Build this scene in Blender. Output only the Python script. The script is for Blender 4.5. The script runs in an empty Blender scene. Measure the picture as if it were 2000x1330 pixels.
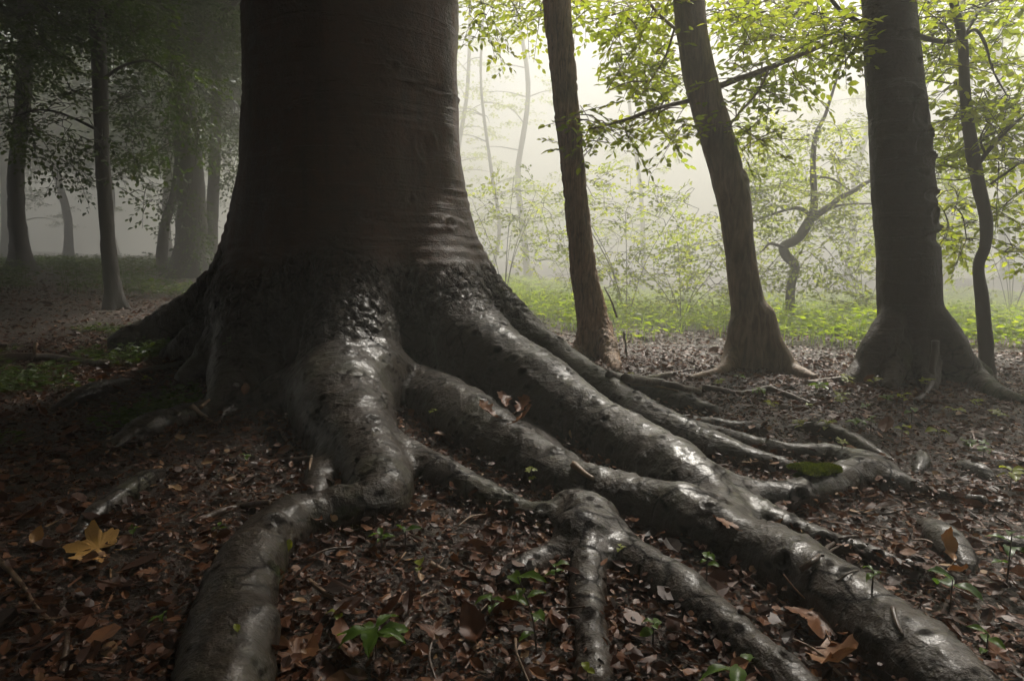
import bpy, math, random
import numpy as np
from mathutils import Vector, Matrix

# ------------------------------------------------------------------ camera, world, sun, exposure
scene = bpy.context.scene
col = scene.collection
CAM_H, FPX, HORIZON = 0.8, 1250.0, 500.0
PITCH = math.atan((665 - HORIZON) / FPX)
cd = bpy.data.cameras.new('camera')
cam = bpy.data.objects.new('camera', cd); col.objects.link(cam)
cam.location = (0, 0, CAM_H)
cam.rotation_euler = (math.radians(90) - PITCH, 0, 0)
cd.sensor_width = 36; cd.lens = 36 * FPX / 2000
cd.clip_start = 0.05; cd.clip_end = 600
scene.camera = cam

SUN_EL, SUN_AZ = math.radians(52), math.radians(28)     # azimuth measured from +Y (view direction) towards +X
world = bpy.data.worlds.new('World'); scene.world = world; world.use_nodes = True
wn = world.node_tree
bg = wn.nodes['Background']; sky = wn.nodes.new('ShaderNodeTexSky')
sky.sky_type = 'NISHITA'; sky.sun_disc = False
sky.sun_elevation = SUN_EL; sky.sun_rotation = SUN_AZ
sky.air_density = 1.0; sky.dust_density = 6.0; sky.ozone_density = 0.3
wn.links.new(sky.outputs[0], bg.inputs[0]); bg.inputs[1].default_value = 0.075
sd = bpy.data.lights.new('sun', 'SUN'); sd.energy = 2.6; sd.angle = math.radians(11); sd.color = (1, 0.96, 0.88)
sun = bpy.data.objects.new('sun', sd); col.objects.link(sun)
tosun = Vector((math.sin(SUN_AZ) * math.cos(SUN_EL), math.cos(SUN_AZ) * math.cos(SUN_EL), math.sin(SUN_EL)))
sun.rotation_euler = tosun.to_track_quat('Z', 'Y').to_euler(); sun.location = (6, 10, 20)
scene.view_settings.view_transform = 'Standard'; scene.view_settings.look = 'None'
scene.view_settings.exposure = 1.78; scene.view_settings.gamma = 1.0
scene.view_settings.use_curve_mapping = False
scene.render.engine = 'CYCLES'
cy = scene.cycles
cy.use_denoising = True; cy.denoiser = 'OPENIMAGEDENOISE'
cy.max_bounces = 6; cy.diffuse_bounces = 3; cy.glossy_bounces = 2; cy.transmission_bounces = 3
cy.volume_bounces = 0; cy.transparent_max_bounces = 4
cy.sample_clamp_indirect = 4.0
cy.use_adaptive_sampling = True; cy.adaptive_threshold = 0.035

HAZE_DENSITY = 0.029
rng = np.random.default_rng(11); random.seed(11)

# ------------------------------------------------------------------ helpers: noise, terrain, pixels
_T = np.random.default_rng(5).random((32, 32, 32)).astype(np.float32)
def vnoise(p, s=1.0):
    q = np.asarray(p, dtype=np.float64) * s
    i = np.floor(q).astype(np.int64); f = q - i; f = f * f * (3 - 2 * f)
    i &= 31; j = (i + 1) & 31
    def g(a, b, c): return _T[a[..., 0], b[..., 1], c[..., 2]]
    fx, fy, fz = f[..., 0], f[..., 1], f[..., 2]
    x00 = g(i, i, i) * (1 - fx) + g(j, i, i) * fx; x10 = g(i, j, i) * (1 - fx) + g(j, j, i) * fx
    x01 = g(i, i, j) * (1 - fx) + g(j, i, j) * fx; x11 = g(i, j, j) * (1 - fx) + g(j, j, j) * fx
    return (x00 * (1 - fy) + x10 * fy) * (1 - fz) + (x01 * (1 - fy) + x11 * fy) * fz
def fbm(p, s=1.0, o=4):
    a, t = 0.5, 0
    for k in range(o):
        t = t + a * (vnoise(np.asarray(p) + 7.3 * k, s * 2 ** k) - 0.5); a *= 0.5
    return t
def cell(p, s):
    """F1, F2-F1 and the id of a jittered cell pattern."""
    q = p * s; i = np.floor(q).astype(np.int64)
    d1 = np.full(len(p), 9.0); d2 = d1.copy(); cid = np.zeros(len(p))
    for a in (-1, 0, 1):
        for b in (-1, 0, 1):
            for c in (-1, 0, 1):
                n = i + (a, b, c); m = n & 31
                h = _T[m[:, 0], m[:, 1], m[:, 2]]
                off = np.stack([h, (h * 57.31) % 1, (h * 131.7) % 1], 1)
                d = np.linalg.norm(n + off - q, axis=1)
                c1 = d < d1
                d2 = np.where(c1, d1, np.minimum(d2, d)); cid = np.where(c1, (h * 917.3) % 1, cid); d1 = np.where(c1, d, d1)
    return d1, d2 - d1, cid
def sstep(a, b, x):
    t = np.clip((x - a) / (b - a), 0, 1); return t * t * (3 - 2 * t)

TX, TY = -1.07, 4.2                     # foot of the big beech
def ground(x, y):
    x = np.asarray(x, dtype=np.float64); y = np.asarray(y, dtype=np.float64)
    z = 0.15 * np.exp(-(((x - TX) / 1.5) ** 2 + ((y - TY) / 1.4) ** 2))
    u = x / np.maximum(y, 2.0)
    z = z + 0.055 * np.clip(y - 2.5, 0, 9.5) / (1 + np.exp(np.clip((u + 0.30) / 0.07, -40, 40)))
    z = z + 0.02 * np.sin(1.3 * x + 0.4) * np.cos(1.1 * y + 1.0) + 0.008 * np.sin(4.1 * x + 2 * y) * np.cos(3.3 * y - x)
    z = z - 0.07 * np.clip(y - 5.0, 0, 18) / (1 + np.exp(np.clip(-(u - 0.04) / 0.07, -40, 40)))
    far = sstep(14, 60, np.hypot(x, y))
    z = z + far * (0.5 * np.sin(0.11 * x + 1) * np.cos(0.09 * y) + 0.3 * np.sin(0.23 * y + 0.15 * x))
    return z
fwd = np.array([0, math.cos(PITCH), -math.sin(PITCH)]); upv = np.array([0, math.sin(PITCH), math.cos(PITCH)])
def ray(px, py):
    return np.array([1.0, 0, 0]) * (px - 1000) / FPX + upv * (665 - py) / FPX + fwd
CAMP = np.array([0, 0, CAM_H])
def P(px, py, d):                       # a place seen at that pixel, d metres ahead
    r = ray(px, py); return CAMP + r * (d / r[1])
def G(px, py, wpx=0.0, e=0.35):         # a place on the ground (or e radii above it)
    r = ray(px, py); r = r / r[1]; d = 0.9
    def f(d):
        p = CAMP + r * d; return p[2] - float(ground(p[0], p[1])) - e * wpx * d / FPX
    lo = 0.7
    while d < 60 and f(d) > 0: lo = d; d *= 1.04
    hi = d
    for _ in range(24):
        m = (lo + hi) / 2
        if f(m) > 0: lo = m
        else: hi = m
    return CAMP + r * hi

# ------------------------------------------------------------------ helpers: meshes and objects
def np_mesh(name, V, faces, attrs=None, smooth=True):
    """V (N,3); faces: list of int arrays (n,k)."""
    me = bpy.data.meshes.new(name)
    V = np.asarray(V, dtype=np.float32); faces = [np.asarray(f) for f in faces if len(f)]
    me.vertices.add(len(V)); me.vertices.foreach_set('co', V.ravel())
    nl = sum(f.size for f in faces); nf = sum(len(f) for f in faces)
    me.loops.add(nl); me.polygons.add(nf)
    me.loops.foreach_set('vertex_index', np.concatenate([f.ravel() for f in faces]).astype(np.int32))
    ls = np.concatenate([np.full(len(f), f.shape[1]) for f in faces]).astype(np.int32)
    me.polygons.foreach_set('loop_start', np.concatenate([[0], np.cumsum(ls)[:-1]]).astype(np.int32))
    me.update(calc_edges=True); me.validate()
    me.polygons.foreach_set('use_smooth', np.full(len(me.polygons), smooth))
    for k, v in (attrs or {}).items():
        a = me.attributes.new(k, 'FLOAT', 'POINT'); a.data.foreach_set('value', np.asarray(v, dtype=np.float32))
    return me
def link(name, data, parent=None, loc=None):
    o = bpy.data.objects.new(name, data); col.objects.link(o)
    if parent is not None: o.parent = parent
    if loc is not None: o.location = loc
    return o
def tag(o, label=None, cat=None, group=None, kind=None):
    if label: o['label'] = label
    if cat: o['category'] = cat
    if group: o['group'] = group
    if kind: o['kind'] = kind
    return o
def thing(name, label, cat, loc, group=None):
    return tag(link(name, None, None, tuple(float(v) for v in loc)), label, cat, group)
class MB:
    """Collects world-space pieces; build() links them as one mesh object."""
    def __init__(s): s.V = []; s.F = {}; s.A = []; s.n = 0
    def add(s, V, faces, tint=None):
        V = np.asarray(V, dtype=np.float64).reshape(-1, 3)
        for f in faces:
            f = np.asarray(f)
            if f.size: s.F.setdefault(f.shape[1], []).append(f + s.n)
        s.V.append(V); s.A.append(np.full(len(V), 0.5) if tint is None else np.broadcast_to(np.asarray(tint, dtype=np.float64), (len(V),)))
        s.n += len(V); return s
    def build(s, name, mat, parent=None, smooth=True, kind=None, loc=None):
        V = np.concatenate(s.V)
        org = np.array(parent.location) if parent is not None else (np.array(loc) if loc is not None else np.zeros(3))
        if parent is not None and parent.parent is not None: org = org + np.array(parent.parent.location)
        me = np_mesh(name, V - org, [np.concatenate(v) for v in s.F.values()], {'tint': np.concatenate(s.A)}, smooth)
        me.materials.append(mat)
        o = link(name, me, parent, None if loc is None else tuple(org))
        if kind: o['kind'] = kind
        return o
def catmull(pts, n):
    pts = np.asarray(pts, dtype=np.float64); m = len(pts)
    q = np.vstack([2 * pts[0] - pts[1], pts, 2 * pts[-1] - pts[-2]]); out = []
    for i in range(m - 1):
        p0, p1, p2, p3 = q[i:i + 4]
        for t in np.linspace(0, 1, n, endpoint=False):
            out.append(0.5 * (2 * p1 + (p2 - p0) * t + (2 * p0 - 5 * p1 + 4 * p2 - p3) * t * t + (3 * p1 - p0 - 3 * p2 + p3) * t ** 3))
    out.append(pts[-1]); return np.array(out)
def tube(pts, rad, seg=8, wob=0.0):
    pts = np.asarray(pts); n = len(pts); rad = np.broadcast_to(rad, (n,))
    t = np.gradient(pts, axis=0); t /= np.linalg.norm(t, axis=1)[:, None] + 1e-9
    ref = np.array([0.0, 0, 1]) if abs(t[0][2]) < 0.8 else np.array([0.0, 1, 0])
    a = np.cross(t, ref); a /= np.linalg.norm(a, axis=1)[:, None] + 1e-9; b = np.cross(t, a)
    th = np.linspace(0, 2 * np.pi, seg, endpoint=False)
    V = pts[:, None] + rad[:, None, None] * (a[:, None] * np.cos(th)[None, :, None] + b[:, None] * np.sin(th)[None, :, None])
    if wob:
        nz = fbm(V.reshape(-1, 3), 9.0, 3).reshape(n, seg, 1)
        V = V + (V - pts[:, None]) * nz * wob
    i = np.arange(n - 1)[:, None] * seg; k = np.arange(seg)[None]
    F = np.stack([i + k, i + (k + 1) % seg, i + seg + (k + 1) % seg, i + seg + k], -1).reshape(-1, 4)
    V = V.reshape(-1, 3); V = np.vstack([V, pts[:1], pts[-1:]]); c0, c1 = n * seg, n * seg + 1
    k = np.arange(seg)
    T = np.vstack([np.stack([(k + 1) % seg, k, np.full(seg, c0)], 1), np.stack([(n - 1) * seg + k, (n - 1) * seg + (k + 1) % seg, np.full(seg, c1)], 1)])
    return V, [F, T]

def surface_nets(F, xs, ys, zs):
    s = F < 0
    def sh(a, i, j, k): return a[i:a.shape[0] - 1 + i, j:a.shape[1] - 1 + j, k:a.shape[2] - 1 + k]
    an = np.zeros(tuple(n - 1 for n in s.shape), bool); al = np.ones_like(an)
    C = [(i, j, k) for i in (0, 1) for j in (0, 1) for k in (0, 1)]
    for c in C:
        v = sh(s, *c); an |= v; al &= v
    I = np.argwhere(an & ~al); del al
    cid = np.full(an.shape, -1, np.int32); cid[I[:, 0], I[:, 1], I[:, 2]] = np.arange(len(I))
    val = {c: F[I[:, 0] + c[0], I[:, 1] + c[1], I[:, 2] + c[2]].astype(np.float64) for c in C}
    acc = np.zeros((len(I), 3)); cnt = np.zeros(len(I))
    for c in C:
        for ax in range(3):
            if c[ax] == 0:
                d = list(c); d[ax] = 1; f0, f1 = val[c], val[tuple(d)]
                m = (f0 < 0) != (f1 < 0); t = np.where(m, f0 / np.where(m, f0 - f1, 1), 0)
                p = np.tile(np.array(c, float), (len(I), 1)); p[:, ax] = t
                acc += p * m[:, None]; cnt += m
    q = I + acc / cnt[:, None]
    V = np.stack([np.interp(q[:, a], np.arange(len(g)), g) for a, g in enumerate((xs, ys, zs))], 1)
    quads = []
    for ax in range(3):
        o = [a for a in range(3) if a != ax]
        sl0 = [slice(None)] * 3; sl1 = [slice(None)] * 3
        sl0[ax] = slice(0, -1); sl1[ax] = slice(1, None)
        for a in o: sl0[a] = slice(1, -1); sl1[a] = slice(1, -1)
        a0, a1 = s[tuple(sl0)], s[tuple(sl1)]
        E = np.argwhere(a0 != a1)
        sg = a0[E[:, 0], E[:, 1], E[:, 2]]
        base = E.copy()
        for a in o: base[:, a] += 1
        ids = []
        for da, db in ((1, 1), (0, 1), (0, 0), (1, 0)):
            b = base.copy(); b[:, o[0]] -= da; b[:, o[1]] -= db
            ids.append(cid[b[:, 0], b[:, 1], b[:, 2]])
        Q = np.stack(ids, 1); flip = sg if ax != 1 else ~sg
        Q[~flip] = Q[~flip][:, ::-1]; quads.append(Q)
    return V, np.concatenate(quads)

def root_sdf(F, xs, ys, zs, pts, rad, k=0.05, skirt=0.45, margin=None):
    """Adds a tapering root along pts to the field with one soft union; below its axis it reaches down into the soil."""
    pts = np.asarray(pts, float); k = np.broadcast_to(np.asarray(k, float), (len(pts),)); M = k.max() + 0.06
    def box(lo, hi): return [np.searchsorted(g, (l, h)) for g, l, h in zip((xs, ys, zs), lo, hi)]
    lo = pts.min(0) - rad.max() - M; hi = pts.max(0) + rad.max() + M; lo[2] -= rad.max() + M
    (I0, I1), (J0, J1), (K0, K1) = box(lo, hi)
    if I0 == I1 or J0 == J1 or K0 == K1: return
    D = np.full((I1 - I0, J1 - J0, K1 - K0), 1.0, np.float32); KK = np.full(D.shape, k.min(), np.float32) if k.max() > k.min() else None
    for a, b, ra, rb, ka in zip(pts[:-1], pts[1:], rad[:-1], rad[1:], k):
        R = max(ra, rb) + M; l = np.minimum(a, b) - R; h = np.maximum(a, b) + R; l[2] -= R
        (i0, i1), (j0, j1), (k0, k1) = box(l, h)
        if i0 == i1 or j0 == j1 or k0 == k1: continue
        X, Y, Z = xs[i0:i1, None, None], ys[None, j0:j1, None], zs[None, None, k0:k1]
        ba = b - a; L = float(ba @ ba) + 1e-9
        t = np.clip(((X - a[0]) * ba[0] + (Y - a[1]) * ba[1] + (Z - a[2]) * ba[2]) / L, 0, 1)
        dz = Z - a[2] - t * ba[2]; dz = np.where(dz < 0, dz * skirt, dz)
        d = np.sqrt((X - a[0] - t * ba[0]) ** 2 + (Y - a[1] - t * ba[1]) ** 2 + dz ** 2) - (ra + t * (rb - ra))
        sl = (slice(i0 - I0, i1 - I0), slice(j0 - J0, j1 - J0), slice(k0 - K0, k1 - K0))
        if KK is not None: KK[sl] = np.where(d < D[sl], ka, KK[sl])
        D[sl] = np.minimum(D[sl], d)
    kk = KK if KK is not None else k.min()
    Fs = F[I0:I1, J0:J1, K0:K1]; h = np.maximum(kk - np.abs(Fs - D), 0) / kk
    F[I0:I1, J0:J1, K0:K1] = np.minimum(Fs, D) - h * h * kk * 0.25
def root_path(ctrl, n=7, e=0.35):
    """ctrl rows (px, py, half width px, depth or None): where the root is seen; None rests it on the ground."""
    pp, rr = [], []
    for c in ctrl:
        px, py, w = c[:3]; d = c[3] if len(c) > 3 else None
        p = P(px, py, d) if d else G(px, py, w, e)
        pp.append(p); rr.append(w * p[1] / FPX)
    q = catmull(np.column_stack([np.array(pp), rr]), n)
    nz = fbm(q[:, :3], 5.0, 2)
    return q[:, :3], np.maximum(q[:, 3], 0.008) * (1 + 0.22 * nz)
def decimate_below(V, Q, depth=0.07):
    g = ground(V[:, 0], V[:, 1]); keep = ~np.all((V[:, 2] < g - depth)[Q], axis=1); Q = Q[keep]
    u, inv = np.unique(Q, return_inverse=True); return V[u], inv.reshape(Q.shape)
def normals(V, Q):
    n = np.cross(V[Q[:, 2]] - V[Q[:, 0]], V[Q[:, 3]] - V[Q[:, 1]]); N = np.zeros_like(V)
    for c in range(4): np.add.at(N, Q[:, c], n)
    return N / (np.linalg.norm(N, axis=1)[:, None] + 1e-12)

# ------------------------------------------------------------------ materials
def new_mat(name):
    m = bpy.data.materials.new(name); m.use_nodes = True; nt = m.node_tree
    return m, nt, nt.nodes['Principled BSDF']
def N(nt, t, **kw):
    n = nt.nodes.new('ShaderNode' + t)
    for k, v in kw.items():
        if k.startswith('i_'): n.inputs[k[2:].replace('_', ' ')].default_value = v
        else: setattr(n, k, v)
    return n
def ramp(nt, src, stops, interp='LINEAR'):
    r = N(nt, 'ValToRGB'); r.color_ramp.interpolation = interp
    while len(r.color_ramp.elements) < len(stops): r.color_ramp.elements.new(0.5)
    for e, (p, c) in zip(r.color_ramp.elements, stops):
        e.position = p; e.color = (c, c, c, 1) if isinstance(c, (int, float)) else (*c, 1)
    nt.links.new(src, r.inputs[0]); return r.outputs[0]
def mixc(nt, f, a, b, mode='MIX'):
    m = N(nt, 'Mix', data_type='RGBA', blend_type=mode)
    for s, v in ((m.inputs[0], f), (m.inputs[6], a), (m.inputs[7], b)):
        if isinstance(v, (int, float)): s.default_value = v
        elif isinstance(v, tuple): s.default_value = (*v, 1)
        else: nt.links.new(v, s)
    return m.outputs[2]
def math_(nt, op, a, b=0.0, c=None):
    m = N(nt, 'Math', operation=op)
    for s, v in zip(m.inputs, (a, b, c)):
        if v is None: continue
        if isinstance(v, (int, float)): s.default_value = v
        else: nt.links.new(v, s)
    return m.outputs[0]
def coords(nt, scale=(1, 1, 1), rot=(0, 0, 0)):
    tc = N(nt, 'TexCoord'); mp = N(nt, 'Mapping'); mp.inputs['Scale'].default_value = scale; mp.inputs['Rotation'].default_value = rot
    nt.links.new(tc.outputs['Object'], mp.inputs[0]); return mp.outputs[0]
def noise(nt, vec, scale, detail=5, rough=0.55, dist=0.0):
    n = N(nt, 'TexNoise'); nt.links.new(vec, n.inputs['Vector'])
    n.inputs['Scale'].default_value = scale; n.inputs['Detail'].default_value = detail; n.inputs['Roughness'].default_value = rough; n.inputs['Distortion'].default_value = dist
    return n.outputs[0]
def bump(nt, h, strength, dist, prev=None):
    b = N(nt, 'Bump'); b.inputs['Strength'].default_value = strength; b.inputs['Distance'].default_value = dist
    nt.links.new(h, b.inputs['Height'])
    if prev is not None: nt.links.new(prev, b.inputs['Normal'])
    return b.outputs[0]
def attr(nt, name): return N(nt, 'Attribute', attribute_name=name).outputs['Fac']

def beech_bark(name, trunk_c, root_c, rough_lo=0.22, rough_hi=0.5, line_strength=0.6, coat=0.35):
    """Wet smooth beech bark: fine level wrinkles on the stem, pits and short cracks on the roots."""
    m, nt, b = new_mat(name); L = nt.links
    o = coords(nt); rootness = attr(nt, 'rootness'); scaly = attr(nt, 'scaly')
    big = noise(nt, o, 2.2, 4); mid = noise(nt, o, 14, 6, 0.6); fine = noise(nt, o, 90, 4, 0.6)
    wr = noise(nt, coords(nt, (2.2, 2.2, 46)), 1.0, 7, 0.6, 0.25)
    wr2 = noise(nt, coords(nt, (1.1, 1.1, 17)), 1.0, 5, 0.6, 0.6)
    line = ramp(nt, wr2, [(0.55, 0), (0.62, 1), (0.66, 0)])
    v = N(nt, 'TexVoronoi'); L.new(coords(nt, (19, 19, 36)), v.inputs['Vector']); v.inputs['Scale'].default_value = 1.0
    pit = ramp(nt, v.outputs['Distance'], [(0.0, 0), (0.20, 0.0), (0.34, 1)])
    sel = ramp(nt, noise(nt, o, 5.0, 3), [(0.43, 0), (0.54, 1)])
    pits = math_(nt, 'MULTIPLY', math_(nt, 'MULTIPLY', math_(nt, 'SUBTRACT', 1.0, pit), sel), math_(nt, 'ADD', 0.12, math_(nt, 'MULTIPLY', rootness, 0.88)))
    crk = N(nt, 'TexVoronoi', feature='DISTANCE_TO_EDGE'); crk.inputs['Scale'].default_value = 1.0
    w = N(nt, 'Mix', data_type='VECTOR'); w.inputs[0].default_value = 0.16
    nz = N(nt, 'TexNoise'); L.new(o, nz.inputs['Vector']); nz.inputs['Scale'].default_value = 6.0
    vm = N(nt, 'VectorMath', operation='SCALE'); L.new(o, vm.inputs[0]); vm.inputs['Scale'].default_value = 9.0
    va = N(nt, 'VectorMath', operation='ADD'); L.new(vm.outputs[0], va.inputs[0]); L.new(nz.outputs['Color'], va.inputs[1])
    L.new(va.outputs[0], crk.inputs['Vector'])
    crack = math_(nt, 'MULTIPLY', ramp(nt, crk.outputs['Distance'], [(0.0, 1), (0.07, 0)]), ramp(nt, noise(nt, o, 3.1, 3), [(0.47, 0), (0.56, 1)]))
    crack = math_(nt, 'MULTIPLY', crack, rootness)
    c = mixc(nt, ramp(nt, rootness, [(0, 0), (1, 1)]), trunk_c, root_c)
    c = mixc(nt, ramp(nt, big, [(0.35, 0), (0.7, 1)]), c, mixc(nt, 0.5, c, (0.055, 0.038, 0.022)))
    c = mixc(nt, ramp(nt, mid, [(0.3, 0.55), (0.7, 0)]), c, (0.012, 0.010, 0.009))
    alg = math_(nt, 'MULTIPLY', ramp(nt, noise(nt, o, 3.7, 5, 0.65), [(0.52, 0), (0.70, 0.6)]), math_(nt, 'ADD', 0.35, math_(nt, 'MULTIPLY', rootness, 0.65)))
    c = mixc(nt, alg, c, (0.045, 0.048, 0.020))
    c = mixc(nt, math_(nt, 'MULTIPLY', pits, 0.8), c, (0.008, 0.007, 0.007))
    c = mixc(nt, crack, c, (0.006, 0.005, 0.005))
    def plates(sc, st, thr):
        vs = N(nt, 'VectorMath', operation='MULTIPLY'); L.new(o, vs.inputs[0]); vs.inputs[1].default_value = (sc, sc, sc * st)
        nw = N(nt, 'TexNoise'); L.new(o, nw.inputs['Vector']); nw.inputs['Scale'].default_value = 14.0; nw.inputs['Detail'].default_value = 4
        wsc = N(nt, 'VectorMath', operation='SCALE'); L.new(nw.outputs['Color'], wsc.inputs[0]); wsc.inputs['Scale'].default_value = 1.5
        wa_ = N(nt, 'VectorMath', operation='ADD'); L.new(vs.outputs[0], wa_.inputs[0]); L.new(wsc.outputs[0], wa_.inputs[1])
        ve = N(nt, 'TexVoronoi', feature='DISTANCE_TO_EDGE'); L.new(wa_.outputs[0], ve.inputs['Vector']); ve.inputs['Scale'].default_value = 1.0
        vc = N(nt, 'TexVoronoi'); L.new(wa_.outputs[0], vc.inputs['Vector']); vc.inputs['Scale'].default_value = 1.0
        return ramp(nt, ve.outputs['Distance'], [(0.0, 0), (thr, 1)]), vc.outputs['Color']
    p1, pc1 = plates(17.0, 0.55, 0.09); p2, pc2 = plates(38.0, 0.6, 0.14)
    hgt = math_(nt, 'ADD', math_(nt, 'MULTIPLY', p1, math_(nt, 'ADD', 0.45, pc1)), math_(nt, 'MULTIPLY', math_(nt, 'MULTIPLY', p2, pc2), 0.5))
    hgt = math_(nt, 'MULTIPLY', hgt, scaly)
    gapm = math_(nt, 'MULTIPLY', math_(nt, 'SUBTRACT', 1.0, math_(nt, 'MULTIPLY', p1, math_(nt, 'ADD', 0.5, math_(nt, 'MULTIPLY', p2, 0.5)))), scaly)
    c = mixc(nt, math_(nt, 'MULTIPLY', scaly, 0.4), c, mixc(nt, pc1, (0.012, 0.009, 0.008), (0.040, 0.032, 0.024)))
    c = mixc(nt, math_(nt, 'MULTIPLY', gapm, 0.9), c, (0.004, 0.0035, 0.003))
    c = mixc(nt, math_(nt, 'MULTIPLY', attr(nt, 'pit'), 0.85), c, (0.005, 0.005, 0.005))
    cv = N(nt, 'CombineXYZ'); L.new(math_(nt, 'MULTIPLY', attr(nt, 'arc'), 60.0), cv.inputs[0]); sp = N(nt, 'SeparateXYZ'); L.new(o, sp.inputs[0]); L.new(math_(nt, 'MULTIPLY', sp.outputs[0], 5.0), cv.inputs[1]); L.new(math_(nt, 'MULTIPLY', sp.outputs[2], 5.0), cv.inputs[2])
    across = noise(nt, cv.outputs[0], 1.0, 6, 0.6, 0.4)
    c = mixc(nt, math_(nt, 'MULTIPLY', ramp(nt, across, [(0.56, 0), (0.68, 0.6)]), rootness), c, (0.012, 0.010, 0.009))
    streak = noise(nt, coords(nt, (7, 7, 0.55)), 1.0, 5, 0.6)
    tr_ = math_(nt, 'SUBTRACT', 1.0, rootness)
    c = mixc(nt, math_(nt, 'MULTIPLY', ramp(nt, streak, [(0.50, 0), (0.66, 0.6)]), tr_), c, (0.014, 0.009, 0.007))
    c = mixc(nt, math_(nt, 'MULTIPLY', ramp(nt, streak, [(0.30, 0.45), (0.42, 0)]), tr_), c, (0.060, 0.048, 0.030))
    dirt = math_(nt, 'MULTIPLY', attr(nt, 'soil'), ramp(nt, noise(nt, o, 18, 5, 0.65), [(0.35, 0.15), (0.6, 0.95)]))
    c = mixc(nt, dirt, c, mixc(nt, fine, (0.020, 0.011, 0.007), (0.075, 0.038, 0.020)))
    moss = attr(nt, 'moss')
    c = mixc(nt, moss, c, mixc(nt, fine, (0.020, 0.034, 0.006), (0.055, 0.075, 0.012)))
    L.new(c, b.inputs['Base Color'])
    r = ramp(nt, mid, [(0.3, rough_lo), (0.72, rough_hi)])
    r = math_(nt, 'ADD', r, math_(nt, 'ADD', math_(nt, 'MULTIPLY', moss, 0.5), math_(nt, 'MULTIPLY', dirt, 0.3))); L.new(r, b.inputs['Roughness'])
    dark = N(nt, 'Clamp'); L.new(math_(nt, 'ADD', math_(nt, 'ADD', pits, crack), math_(nt, 'ADD', attr(nt, 'pit'), gapm)), dark.inputs[0]); lit = math_(nt, 'SUBTRACT', 1.0, math_(nt, 'MULTIPLY', dark.outputs[0], 0.92))
    L.new(math_(nt, 'MULTIPLY', lit, math_(nt, 'ADD', 0.22, math_(nt, 'MULTIPLY', rootness, 0.08))), b.inputs['Specular IOR Level']); wet = ramp(nt, noise(nt, o, 6.5, 5, 0.65), [(0.38, 0.18), (0.58, 1.0)]); L.new(math_(nt, 'MULTIPLY', math_(nt, 'MULTIPLY', wet, lit), math_(nt, 'MULTIPLY', math_(nt, 'ADD', math_(nt, 'MULTIPLY', rootness, 0.85), 0.15), coat)), b.inputs['Coat Weight']); b.inputs['Coat Roughness'].default_value = 0.2
    L.new(bump(nt, mid, 0.36, 0.011, bump(nt, noise(nt, o, 46, 5, 0.65), 0.5, 0.005)), b.inputs['Coat Normal'])
    notroot = math_(nt, 'SUBTRACT', 1.0, math_(nt, 'MULTIPLY', rootness, 0.75))
    n = bump(nt, hgt, 1.0, 0.022); n = bump(nt, math_(nt, 'MULTIPLY', wr, notroot), line_strength, 0.012, n)
    n = bump(nt, math_(nt, 'MULTIPLY', line, notroot), 0.8, 0.010, n)
    n = bump(nt, math_(nt, 'MULTIPLY', across, rootness), 0.55, 0.008, n); n = bump(nt, mid, 0.7, 0.014, n); n = bump(nt, noise(nt, o, 34, 5, 0.6), 0.7, 0.012, n)
    n = bump(nt, math_(nt, 'ADD', math_(nt, 'MULTIPLY', pits, 1.0), math_(nt, 'MULTIPLY', crack, 1.3)), -1.0, 0.016, n)
    n = bump(nt, fine, 0.9, 0.006, n)
    L.new(n, b.inputs['Normal'])
    return m
def furrowed_bark(name, c0, c1, sx=60, sz=7, rough=0.55, dist=0.02):
    m, nt, b = new_mat(name); L = nt.links; o = coords(nt)
    f = noise(nt, coords(nt, (sx, sx, sz)), 1.0, 5, 0.6, 0.8); bg_ = noise(nt, o, 4, 4)
    c = mixc(nt, ramp(nt, f, [(0.35, 0), (0.65, 1)]), c0, c1)
    c = mixc(nt, ramp(nt, bg_, [(0.45, 0), (0.7, 0.5)]), c, (0.05, 0.055, 0.028))
    L.new(c, b.inputs['Base Color']); b.inputs['Roughness'].default_value = rough
    L.new(bump(nt, noise(nt, o, 70, 4), 0.4, 0.004, bump(nt, f, 0.9, dist)), b.inputs['Normal']); return m
def leaf_mat(name, stops, trans=0.45, rough=0.45, tcol=None, spec=0.3):
    m, nt, b = new_mat(name); L = nt.links
    c = ramp(nt, attr(nt, 'tint'), stops)
    c = mixc(nt, ramp(nt, noise(nt, coords(nt), 60, 3), [(0.35, 0.35), (0.65, 0)]), c, mixc(nt, 1.0, c, (0.45, 0.42, 0.40), 'MULTIPLY'))
    L.new(c, b.inputs['Base Color']); b.inputs['Roughness'].default_value = rough
    if trans > 0:
        b.inputs['Specular IOR Level'].default_value = spec
        t = N(nt, 'BsdfTranslucent'); L.new(mixc(nt, 1.0, c, tcol or (2.8, 2.6, 1.0), 'MULTIPLY'), t.inputs[0])
        s = N(nt, 'MixShader'); s.inputs[0].default_value = trans
        L.new(b.outputs[0], s.inputs[1]); L.new(t.outputs[0], s.inputs[2])
        L.new(s.outputs[0], nt.nodes['Material Output'].inputs[0])
    return m
def plain_bark(name, c0, c1, rough=0.6):
    m, nt, b = new_mat(name); o = coords(nt)
    f = noise(nt, coords(nt, (9, 9, 3)), 2.0, 5)
    nt.links.new(mixc(nt, f, c0, c1), b.inputs['Base Color']); b.inputs['Roughness'].default_value = rough
    nt.links.new(bump(nt, f, 0.7, 0.02), b.inputs['Normal']); return m

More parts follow.
